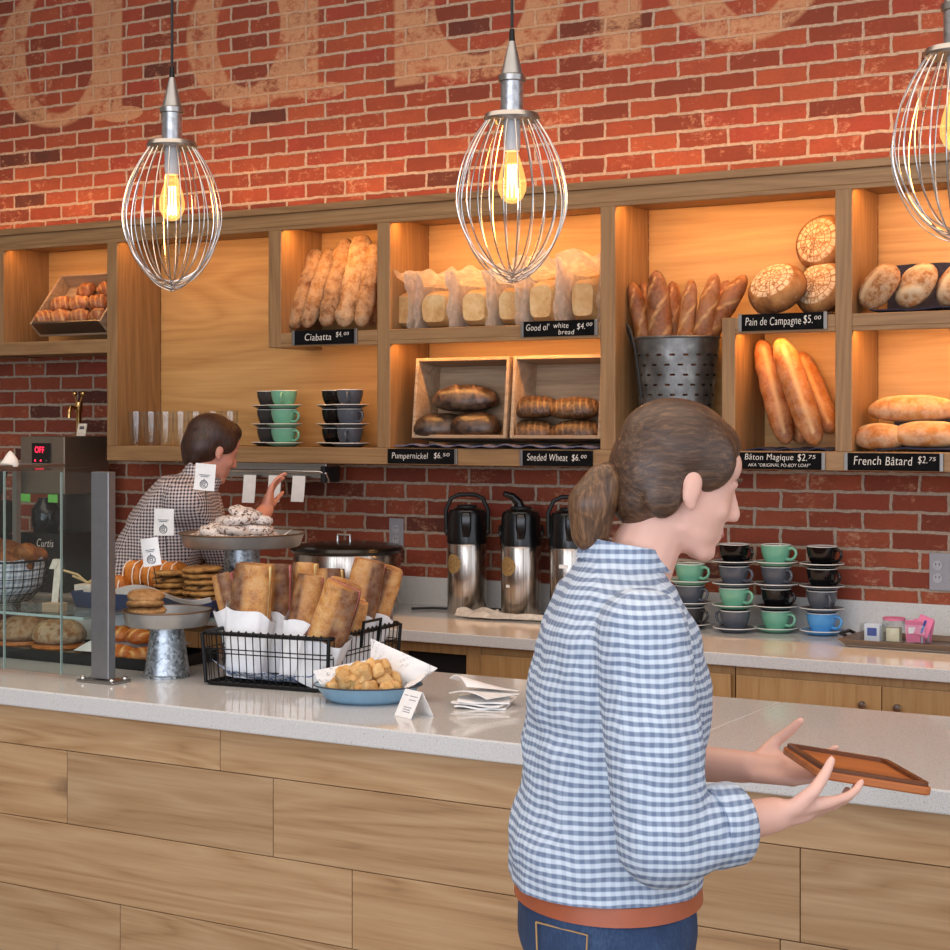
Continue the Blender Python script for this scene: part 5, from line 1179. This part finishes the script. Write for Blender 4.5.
m = MB(); m.tube([(-.075, -.02, .105), (-.03, -.01, .092), (0, 0, .066), (.04, .0, .085), (.08, -.01, .088)], .004, 6); m.tube([(-.06, .01, .085), (0, 0, .068), (.06, .02, .060)], .004, 6); m.build('raffia_bow', plain('raffia', (206, 176, 126), .8), t)
# pastries on top of the case
tt = tray('flat steel tray on the glass case top, far left', -4.3, at(20, 468, -2.0).x, -2.14, -1.80, 1.5126, STEEL, h=.012)
for i, (px, Y, lb) in enumerate(((-8, -2.02, 'pale peaked pastry at the left edge on the case top'), (10, -2.02, 'pale peaked pastry at the tray end on the case top'))):
    p = at(px, 460, Y); m = MB(); m.lathe([(.001, 0), (.026, 0), (.029, .010), (.022, .024), (.012, .038), (.002, .046)], 20); m.v = [tuple(Vector(q)*(1+.18*nz(q, 40, i))) for q in m.v]
    o = m.build('peaked_pastry', PAR, None, True, 60, loc=(p.x, Y+.0*i, 1.5186)); tag(o, lb, 'pastry', 'peaked pastries')
# ---------------------------------------------------------------- people
def fuse(mb, name, voxel, iters, mat, parent, loc=None, rot=None, cut=None, post=None):
    me = bpy.data.meshes.new('t'); me.from_pydata(mb.v, [], mb.f)
    bm = bmesh.new(); bm.from_mesh(me); bmesh.ops.recalc_face_normals(bm, faces=bm.faces); bm.to_mesh(me); bm.free()
    o = bpy.data.objects.new('t', me); COL.objects.link(o)
    r = o.modifiers.new('r', 'REMESH'); r.mode = 'VOXEL'; r.voxel_size = voxel
    dg = bpy.context.evaluated_depsgraph_get(); dg.update(); n = bpy.data.meshes.new_from_object(o.evaluated_get(dg))
    bpy.data.objects.remove(o)
    bm = bmesh.new(); bm.from_mesh(n)
    for _ in range(iters): bmesh.ops.smooth_vert(bm, verts=bm.verts, factor=.5, use_axis_x=True, use_axis_y=True, use_axis_z=True)
    if post:
        for v in bm.verts: v.co = post(v.co)
    if cut:
        for co, no in cut: bmesh.ops.bisect_plane(bm, geom=bm.verts[:]+bm.edges[:]+bm.faces[:], plane_co=co, plane_no=no, clear_outer=True)
    bm.to_mesh(n); bm.free(); n.name = name; n.materials.clear(); n.materials.append(mat)
    n.polygons.foreach_set('use_smooth', [True]*len(n.polygons))
    q = bpy.data.objects.new(name, n); COL.objects.link(q)
    if parent: q.parent = parent
    if loc is not None: q.location = loc
    if rot is not None: q.rotation_euler = rot
    return q
def torso(m, secs, n=28):            # secs: (center, depth axis, half depth, half width) ; width axis from neighbours
    rings = []
    for i, (c, f, hd, hw) in enumerate(secs):
        a = Vector(secs[min(i+1, len(secs)-1)][0])-Vector(secs[max(i-1, 0)][0]); a.normalize(); f = Vector(f); f = (f-a*f.dot(a)).normalized(); s = a.cross(f)
        rings.append([Vector(c)+f*hd*math.copysign(abs(math.cos(2*PI*j/n))**.85, math.cos(2*PI*j/n))+s*hw*math.copysign(abs(math.sin(2*PI*j/n))**.85, math.sin(2*PI*j/n)) for j in range(n)])
    m.loft(rings)
def chain(m, pts, rs):
    for (a, b, ra, rb) in zip(pts, pts[1:], rs, rs[1:]): m.cap2(a, ra, b, rb)
def hand(m, w, d, n, l, curl=(.3, .5, .4), s=1.0, spread=.10, tcurl=.5):
    w, d, n, l = Vector(w), Vector(d).normalized(), Vector(n).normalized(), Vector(l).normalized()
    l = (l-d*l.dot(d)).normalized(); n = (n-d*n.dot(d)-l*n.dot(l)).normalized()
    K = [w+d*.088*s+l*x*s for x in (.030, .010, -.010, -.029)]
    K[0] -= d*.002; K[3] -= d*.008*s
    for k, kn in enumerate(K): m.cap2(w+d*.010+l*(.018-.012*k)*s, .0150*s, kn, .0105*s)
    m.cap2(w-d*.01, .024*s, w+d*.05*s, .020*s)
    L = (.070, .079, .073, .057)
    for k, kn in enumerate(K):
        dr = (d+l*spread*(1.5-k)*.5).normalized(); p = kn; r = (.0092, .0094, .009, .0078)[k]*s; ang = 0
        for seg, fr in enumerate((.45, .31, .24)):
            ang += curl[seg]*(1+.08*k)
            v = dr*math.cos(ang)+n*math.sin(ang); q = p+v*L[k]*fr*s
            m.cap2(p, r*(1-.08*seg), q, r*(1-.08*(seg+1)), 10); p = q
    t0 = w+d*.022*s+l*.024*s; a = (d*.62+l*.62+n*.35).normalized(); t1 = t0+a*.042*s; b_ = (d*.85+l*.2+n*tcurl).normalized(); t2 = t1+b_*.032*s; t3 = t2+(b_+n*.25*tcurl).normalized()*.026*s
    m.cap2(t0, .0145*s, t1, .0115*s, 10); m.cap2(t1, .0112*s, t2, .0098*s, 10); m.cap2(t2, .0096*s, t3, .0078*s, 10)
def head(m, M):                      # head aimed along local +x, centre at eye height
    def E(c, r): 
        b = len(m.v); m.ell(c, r, 20, 14); m.v[b:] = [tuple(M @ Vector(p)) for p in m.v[b:]]
    def Cp(a, ra, b_, rb): m.cap2(M @ Vector(a), ra, M @ Vector(b_), rb)
    E((-.012, 0, .028), (.094, .074, .088)); E((.028, 0, -.022), (.062, .060, .080)); E((.030, 0, -.065), (.052, .050, .045)); E((.066, 0, -.098), (.020, .024, .017))
    E((.060, 0, .040), (.030, .052, .036)); E((.076, 0, .016), (.014, .044, .010))
    for s in (-1, 1):
        E((.052, s*.034, -.030), (.026, .022, .024)); Cp((.006, s*.042, -.070), .011, (.058, s*.018, -.100), .014)
        E((-.006, s*.073, -.012), (.016, .008, .030)); E((.000, s*.072, -.034), (.009, .007, .012)); E((.090, s*.010, -.036), (.010, .008, .007))
    Cp((.084, 0, .010), .008, (.104, 0, -.028), .0095); E((.103, 0, -.034), (.0095, .0105, .009))
    E((.076, 0, -.060), (.014, .024, .009)); E((.075, 0, -.073), (.014, .021, .010)); E((.070, 0, -.085), (.012, .02, .012))
def skin(name, a, b):
    t = NT(name); v = t.obj(); n = t.noise(v, 9, 3); n2 = t.noise(v, 260, 2)
    return t.bsdf(t.mix(n, lin(a), lin(b)), .5, bump=n2, bstr=.08, bdist=.001, Subsurface_Weight=.12, Subsurface_Radius=(.012, .005, .003))
def hairm(name, a, b, c, st=(6, 6, .5)):
    t = NT(name); v = t.obj(); n = t.noise(t.scale(v, st), 34, 4, .65, .4)
    return t.bsdf(t.ramp(n, [(.3, a), (.52, b), (.72, c)]), .42, bump=n, bstr=.35, bdist=.004)
SKINF = skin('fair_skin', (214, 162, 142), (230, 186, 168)); SKINM = skin('ruddy_skin', (190, 128, 108), (210, 152, 132))
EYEW = plain('eye_white', (236, 232, 228), .2); EYEI = plain('eye_iris', (60, 48, 40), .2)
LIP = plain('lip_tone', (188, 112, 106), .5); BROWH = plain('brow_hair', (88, 62, 44), .8)
# ---- woman walking past the bar
WZ = 2.70; wpx = 620
fw = V(-sn, cs, 0); rt = V(cs, sn, 0)
WO = V(0, -CD, 0)+fw*WZ+rt*((wpx-475)/F*WZ)
WR = TH+math.radians(6)
wo = thing('person', 'person in blue checked shirt and jeans walking past the bar holding a board', 'person', WO, WR)
m = MB()
HC = V(.098, 0, 1.560); MH = T(HC) @ R(0, math.radians(15), math.radians(8))
head(m, MH)
m.cap2((.01, 0, 1.385), .062, MH @ V(-.022, 0, -.075), .050)
torso(m, [((-.01, 0, .84), (1, 0, 0), .11, .155), ((-.012, 0, .92), (1, 0, 0), .118, .165), ((-.004, 0, 1.02), (1, 0, 0), .095, .135), ((.004, 0, 1.12), (1, 0, 0), .098, .135), ((.012, 0, 1.24), (1, 0, 0), .108, .150), ((.004, 0, 1.34), (1, 0, 0), .095, .160), ((.0, 0, 1.395), (1, 0, 0), .066, .125), ((.0, 0, 1.42), (1, 0, 0), .05, .07)])
ARM_R = [V(.0, -.172, 1.352), V(.030, -.240, 1.055), V(.205, -.165, 1.064)]; ARM_L = [V(.0, .172, 1.352), V(.045, .235, 1.075), V(.235, .110, 1.080)]
for A in (ARM_R, ARM_L): chain(m, A, (.050, .039, .027))
hand(m, ARM_R[2], (.93, .30, .02), (.05, .50, .86), (0, -.86, .5), (.12, .30, .30), .98, .07, .75)
hand(m, ARM_L[2], (.93, -.24, -.02), (.05, -.50, .86), (0, .86, .5), (.12, .30, .30), .98, .07, .75)
LEGR = [V(-.005, -.088, .88), V(.10, -.095, .47), V(.05, -.095, .08)]; LEGL = [V(-.015, .088, .88), V(-.02, .09, .47), V(-.20, .09, .13)]
for L in (LEGR, LEGL): chain(m, L, (.085, .052, .036))
for a, dz in ((LEGR[2], -.045), (LEGL[2], -.06)): m.cap2(a+V(-.03, 0, dz+.01), .032, a+V(.13, 0, dz-.0), .026)
fuse(m, 'body', .0042, 5, SKINF, wo)
for s in (-1, 1):
    e = MB(); e.ell((0, 0, 0), (.0115, .0115, .0115), 16, 10); c = MH @ V(.0605, s*.031, -.002); e.v = [tuple(Vector(p)+c) for p in e.v]; eo = e.build('eye', EYEW, wo)
    e = MB(); e.ell((0, 0, 0), (.004, .0062, .0062), 12, 8); c = MH @ V(.0700, s*.0318, -.002); e.v = [tuple(Vector(p)+c) for p in e.v]; e.build('iris', EYEI, eo)
    MB().tube([MH @ V(.088, s*.014, .020), MH @ V(.087, s*.030, .026), MH @ V(.074, s*.050, .022)], [.0028, .0034, .0018], 6).build('eyebrow', BROWH, wo)
MB().tube([MH @ V(.074, -.021, -.0665), MH @ V(.086, -.009, -.0655), MH @ V(.0885, 0, -.066), MH @ V(.086, .009, -.0655), MH @ V(.074, .021, -.0665)], [.0014, .0048, .0052, .0048, .0014], 8).build('lips', LIP, wo)
HAIRW = hairm('brown_hair', (50, 33, 23), (76, 52, 36), (110, 80, 56), (.6, 4, 4))
m = MB()
def EE(mm, M, c, r):
    b = len(mm.v); mm.ell(c, r, 22, 14); mm.v[b:] = [tuple(M @ Vector(p)) for p in mm.v[b:]]
EE(m, MH, (-.018, 0, .048), (.100, .083, .082)); EE(m, MH, (-.050, 0, .010), (.072, .080, .092)); EE(m, MH, (-.064, 0, -.035), (.046, .060, .055)); EE(m, MH, (.026, 0, .070), (.056, .064, .044))
for s in (-1, 1): EE(m, MH, (.012, s*.060, .040), (.050, .020, .052)); EE(m, MH, (-.045, s*.062, -.030), (.034, .018, .040))
hr = fuse(m, 'hair', .005, 6, HAIRW, wo)
m = MB()
P = [MH @ V(*p) for p in ((-.098, 0, -.020), (-.122, 0, -.034), (-.134, 0, -.072), (-.124, .004, -.115), (-.094, .008, -.150))]
chain(m, P, (.020, .034, .040, .032, .012)); fuse(m, 'ponytail', .005, 4, hairm('brown_ponytail', (58, 38, 26), (98, 68, 44), (140, 102, 70), (4, 4, .5)), wo)
MB().tube([MH @ (V(-.106, 0, -.020)+V(.004*math.cos(a), .022*math.sin(a), .022*math.cos(a))) for a in [2*PI*k/20 for k in range(20)]], .006, 8, True).build('hair_tie', BLACKM, wo)
# shirt
SHIRTW = ging('blue_checked_shirt', (200, 210, 221), (110, 124, 148), .0135, vs=.45)
m = MB()
torso(m, [((-.028, 0, .925), (1, 0, 0), .150, .196), ((-.028, 0, .99), (1, 0, 0), .150, .188), ((-.018, 0, 1.06), (1, 0, 0), .142, .178), ((-.012, 0, 1.14), (1, 0, 0), .142, .176), ((-.002, 0, 1.24), (1, 0, 0), .142, .180), ((-.004, 0, 1.33), (1, 0, 0), .122, .182), ((-.003, 0, 1.39), (1, 0, 0), .090, .150), ((.0, 0, 1.425), (1, 0, 0), .068, .088), ((.004, 0, 1.447), (1, 0, 0), .062, .066)])
for A, q in ((ARM_R, .42), (ARM_L, .46)):
    c_ = A[1].lerp(A[2], q); chain(m, [A[0]+V(0, 0, -.012), A[0].lerp(A[1], .5)+V(-.006, 0, -.004), A[1]+V(-.012, 0, -.008), c_], (.070, .074, .070, .056))
def wrinkle(co): 
    k = .007*noise.noise(Vector((co.x*9, co.y*9, co.z*14)))+.004*noise.noise(Vector((co.x*22, co.y*22, co.z*30)))
    return co+Vector((co.x, co.y, 0)).normalized()*k if co.z < 1.40 else co
fuse(m, 'shirt', .006, 4, SHIRTW, wo, cut=[((0, 0, .938), (0, 0, -1)), ((0, 0, 1.442), (.15, 0, 1))], post=wrinkle)
for A in (ARM_R, ARM_L):
    c_ = A[1].lerp(A[2], .43); d = (A[2]-A[1]).normalized(); M0 = T(c_) @ d.to_track_quat('Z', 'Y').to_matrix().to_4x4()
    MB().lathe([(.044, .034), (.058, .034), (.062, .028), (.062, -.012), (.058, -.018), (.044, -.016)], 30, M0).build('rolled_cuff', SHIRTW, wo, True, 60)
mcol = MB(); 
mcol.grid(lambda u, v: (.006+(.064+.010*v)*math.cos(2*PI*u), (.066+.010*v)*math.sin(2*PI*u), 1.462-.034*v-.012*math.cos(2*PI*u)), 40, 5, .003).build('collar', SHIRTW, wo)
# belt and jeans
MB().lathe([(.141, .908), (.148, .908), (.146, .936), (.139, .936)], 44, T(-.020, 0, 0), 1., 1.30, cap=False).build('belt', plain('tan_leather', (168, 88, 56), .45), wo, True, 60)
def denim():
    t = NT('dark_denim'); v = t.obj(False); n = t.noise(v, 4, 4); w = t.noise(t.scale(v, (1, 1, .25)), 420, 2)
    col = t.ramp(t.math('ADD', t.math('MULTIPLY', n, .8), t.math('MULTIPLY', w, .25)), [(.3, (22, 34, 56)), (.55, (40, 60, 92)), (.75, (74, 98, 130))])
    return t.bsdf(col, .85, bump=w, bstr=.2, bdist=.002)
DEN = denim()
m = MB()
torso(m, [((-.012, 0, .80), (1, 0, 0), .125, .170), ((-.022, 0, .85), (1, 0, 0), .140, .180), ((-.022, 0, .90), (1, 0, 0), .138, .178), ((-.016, 0, .935), (1, 0, 0), .126, .168)])
for L in (LEGR, LEGL): chain(m, [L[0]+V(-.01, 0, -.02), L[1], L[2]+V(0, 0, .02)], (.108, .074, .062))
jn = fuse(m, 'jeans', .006, 4, DEN, wo, cut=[((0, 0, .934), (0, 0, 1))])
ST = plain('tan_stitching', (176, 138, 90), .8)
pp = [(-.105, -.128), (-.128, -.085)]
def pocket(z, a): a = math.radians(a); return V(-.022+.150*math.cos(a), .194*math.sin(a), z)
pts = [pocket(.895, 212), pocket(.895, 246), pocket(.80, 244), pocket(.785, 229), pocket(.80, 214)]
MB().tube([p_*1.0 for p_ in pts]+[pts[0]], .0016, 5).build('pocket_seam', ST, jn)
SHOE = plain('dark_leather_shoe', (46, 34, 28), .5)
for a, dz in ((LEGR[2], -.045), (LEGL[2], -.06)):
    m = MB(); m.cap2(a+V(-.035, 0, dz+.012), .044, a+V(.145, 0, dz+.0), .034); m.cap2(a+V(-.01, 0, .0), .046, a+V(.03, 0, dz), .042)
    z0 = .0 if a is LEGR[2] else .02
    fuse(m, 'shoe', .006, 3, SHOE, wo, post=lambda co, z0=z0: Vector((co.x, co.y, max(co.z, z0+.001))))
# the board she carries
bc_ = T(WO) @ R(0, 0, WR) @ V(.372, -.032, 1.094)
bd = thing('serving_board', 'small brown wooden serving board held level in the walking person\'s hands', 'board', bc_, 0, None, (0, math.radians(10), WR))
m = MB(); rr = rrect(0, .092, .105, .018)
m.loft([[(x, y, z) for x, y, _ in rr] for z in (0, .013)]); m.build('plate', W_BOARD, bd, True, 40, bevel=.003)
m = MB(); r1, r2 = rrect(0, .088, .100, .016), rrect(0, .077, .088, .012)
m.loft([[(x, y, .0132) for x, y, _ in r1], [(x, y, .019) for x, y, _ in r1], [(x, y, .019) for x, y, _ in r2], [(x, y, .0132) for x, y, _ in r2]], cap=False); m.build('raised_edge', wood('board_edge_wood', (60, 30, 14), (92, 50, 24), (120, 68, 34), 'X', .45), bd, True, 40)
# ---- person bending at the back counter
HP = V(-4.21, -1.20, 1.02); NB = at(203, 482, -1.07); HD = at(213, 449, -1.01)
mo_ = V(HP.x, HP.y, 0)
man = thing('person', 'person in small dark checked shirt bending towards order tickets behind the bar', 'person', mo_, 0)
f = V(NB.x-HP.x, NB.y-HP.y, 0).normalized(); sd = V(-f.y, f.x, 0)           # forward, left
L_ = lambda p: Vector(p)-mo_
ax = (NB-HP).normalized(); fd = f*ax.z-V(0, 0, 1)*ax.dot(f); fd.normalize()
def sp(t_, off=0): return L_(HP.lerp(NB, t_))+fd*off
m = MB()
MHm = Matrix.Translation(L_(HD)) @ Matrix(((f.x*.82+.57*-f.y*-1*0, -f.y, 0), (f.y, f.x, 0), (0, 0, 1))).to_4x4()
yaw = math.atan2(f.y, f.x); MHm = T(L_(HD)) @ R(0, 0, yaw+math.radians(34)) @ R(0, math.radians(20), 0)
head(m, MHm)
m.cap2(sp(.97, -.02), .062, MHm @ V(-.02, 0, -.07), .056)
torso(m, [(sp(-.12), fd, .115, .16), (sp(.05), fd, .12, .165), (sp(.3), fd, .11, .15), (sp(.6), fd, .12, .17), (sp(.85), fd, .105, .185), (sp(.95), fd, .07, .13)])
HANDP = L_(at(266, 510, -.74)); SR = sp(.84)-sd*.19; SLf = sp(.84)+sd*.19
ELR = SR+f*.10+V(0, 0, -.27)-sd*.03; HR = HANDP
ELR = (SR+HR)/2+V(0, 0, -.17)-sd*.02
ELL = SLf+f*.06+V(0, 0, -.28); HL = ELL+f*.20+V(0, 0, -.02)-sd*.08
chain(m, [SR, ELR, HR], (.055, .043, .030)); chain(m, [SLf, ELL, HL], (.055, .043, .030))
hand(m, HR, (HR-ELR).normalized()*.6+V(0, 0, .8), V(f.x, f.y, -.1), V(-sd.x, -sd.y, .1)*-1, (.25, .3, .2), 1.05, .12, .3)
hand(m, HL, f-V(0, 0, .2), (0, 0, -1), -sd, (.3, .3, .2), 1.05)
LG = [(-sd*.095-V(0, 0, .0)), sd*.095]
for q, s in zip(LG, (0, .06)):
    hp = L_(HP)+q+V(0, 0, -.06); kn = V(q.x, q.y, .50)+f*(.05+s); an = V(q.x, q.y, .09)+f*s
    chain(m, [hp, kn, an], (.09, .055, .04)); m.cap2(an+V(0, 0, -.05)-f*.03, .034, an+f*.14+V(0, 0, -.058), .028)
fuse(m, 'body', .005, 5, SKINM, man)
m = MB()
EE(m, MHm, (-.018, 0, .044), (.102, .086, .084)); EE(m, MHm, (-.050, 0, .0), (.072, .080, .088)); EE(m, MHm, (-.060, 0, -.042), (.046, .060, .055)); EE(m, MHm, (.030, 0, .078), (.056, .068, .044))
for s in (-1, 1): EE(m, MHm, (.008, s*.062, .036), (.050, .022, .052))
fuse(m, 'hair', .005, 5, hairm('dark_brown_hair', (26, 14, 9), (52, 28, 18), (84, 48, 30)), man)
m = MB(); EE(m, MHm, (-.085, 0, -.075), (.034, .030, .040)); 
rx_ = math.asin(max(-1, min(1, ax.dot(f))))
SHIRTM = ging('dark_checked_shirt', (214, 200, 196), (34, 32, 54), .0118, rot=(0, 0, -yaw), vs=1.0)
m = MB()
torso(m, [(sp(-.16, -.01), fd, .150, .19), (sp(0, -.01), fd, .155, .19), (sp(.2, -.012), fd, .15, .18), (sp(.45, -.014), fd, .15, .19), (sp(.68, -.014), fd, .148, .205), (sp(.86, -.012), fd, .125, .205), (sp(.96, -.010), fd, .085, .14), (sp(1.02, -.012), fd, .068, .075)])
for S, E_, H_, q in ((SR, ELR, HR, .22), (SLf, ELL, HL, .4)):
    chain(m, [S, S.lerp(E_, .5), E_, E_.lerp(H_, q)], (.078, .076, .068, .058))
def wr2(co): return co+Vector((noise.noise(co*11), noise.noise(co*11+V(5, 1, 2)), noise.noise(co*11+V(1, 7, 3))))*.012
fuse(m, 'shirt', .006, 4, SHIRTM, man, post=wr2)
q = MHm @ V(-.03, 0, -.115)
M0 = T(sp(1.03, -.012)) @ ax.to_track_quat('Z', 'Y').to_matrix().to_4x4()
MB().lathe([(.060, -.02), (.074, -.018), (.068, .026), (.063, .027)], 32, M0, cap=False).build('collar', SHIRTM, man)
m = MB(); torso(m, [(L_(HP)+V(0, 0, -.14), f, .12, .165), (L_(HP)+V(0, 0, -.05), f, .14, .18), (sp(.05), fd, .13, .172)])
for q, s in zip(LG, (0, .06)):
    chain(m, [L_(HP)+q+V(0, 0, -.08), V(q.x, q.y, .50)+f*(.05+s), V(q.x, q.y, .09)+f*s], (.105, .075, .06))
fuse(m, 'trousers', .007, 4, plain('charcoal_trousers', (44, 44, 50), .8), man)
for q, s in zip(LG, (0, .06)):
    an = V(q.x, q.y, .09)+f*s; m = MB(); m.cap2(an+V(0, 0, -.045)-f*.035, .045, an+f*.15+V(0, 0, -.055), .036); fuse(m, 'shoe', .007, 3, SHOE, man, post=lambda co: Vector((co.x, co.y, max(co.z, .001))))
# ---------------------------------------------------------------- lights, camera
def area(name, loc, rot, sx, sy, power, col, spread=PI):
    l = bpy.data.lights.new(name, 'AREA'); l.shape = 'RECTANGLE'; l.size = sx; l.size_y = sy; l.energy = power; l.color = lin(col)[:3]; l.spread = spread
    o = bpy.data.objects.new(name, l); o.location = loc; o.rotation_euler = rot; COL.objects.link(o); return o
for i, (x0, x1, z) in enumerate(LEDS):
    w = x1-x0
    area('led_strip_light', ((x0+x1)/2, DS+.030, z-.0065), (math.radians(18), 0, 0), w, .009, LEDP*w*(.42 if i == 1 or i == 6 else .5 if i == 0 else .7 if i == 7 else 1), (255, 178, 96))
area('shelf_top_uplight', (-3.3, -.20, ZT1+.02), (math.radians(180-12), 0, 0), 7.0, .02, UPP, (255, 186, 122))
area('window_daylight', (-.6, -8.9, 2.3), (PI/2, 0, 0), 7.4, 3.8, WINP, (236, 242, 255))
area('side_window_daylight', (3.1, -4.5, 2.3), (PI/2, 0, PI/2), 7.0, 3.6, SIDEP, (236, 242, 255))
area('added_overhead_fill', (-2.4, -3.6, 4.55), (0, 0, 0), 7.0, 3.5, FILLP, (255, 236, 216))  # unseen soft fill added overhead to brighten the worktops, not a known lamp
w = bpy.data.worlds.new('daylight'); SC.world = w; w.use_nodes = True
w.node_tree.nodes['Background'].inputs[0].default_value = (.86, .92, 1, 1); w.node_tree.nodes['Background'].inputs[1].default_value = WORLD
cam = bpy.data.cameras.new('camera'); co = bpy.data.objects.new('camera', cam); COL.objects.link(co)
cam.sensor_width = 36; cam.lens = F/950*36; cam.shift_y = -(475-HY)/950; cam.clip_start = .05
co.location = (0, -CD, CH); co.rotation_euler = (PI/2, 0, TH); SC.camera = co
SC.view_settings.view_transform = 'Standard'; SC.view_settings.look = 'None'; SC.view_settings.gamma = 1; SC.view_settings.exposure = EXPO
SC.view_settings.use_curve_mapping = False
SC.cycles.max_bounces = 8; SC.cycles.transparent_max_bounces = 16; SC.cycles.caustics_reflective = False; SC.cycles.caustics_refractive = False; SC.cycles.sample_clamp_indirect = 6
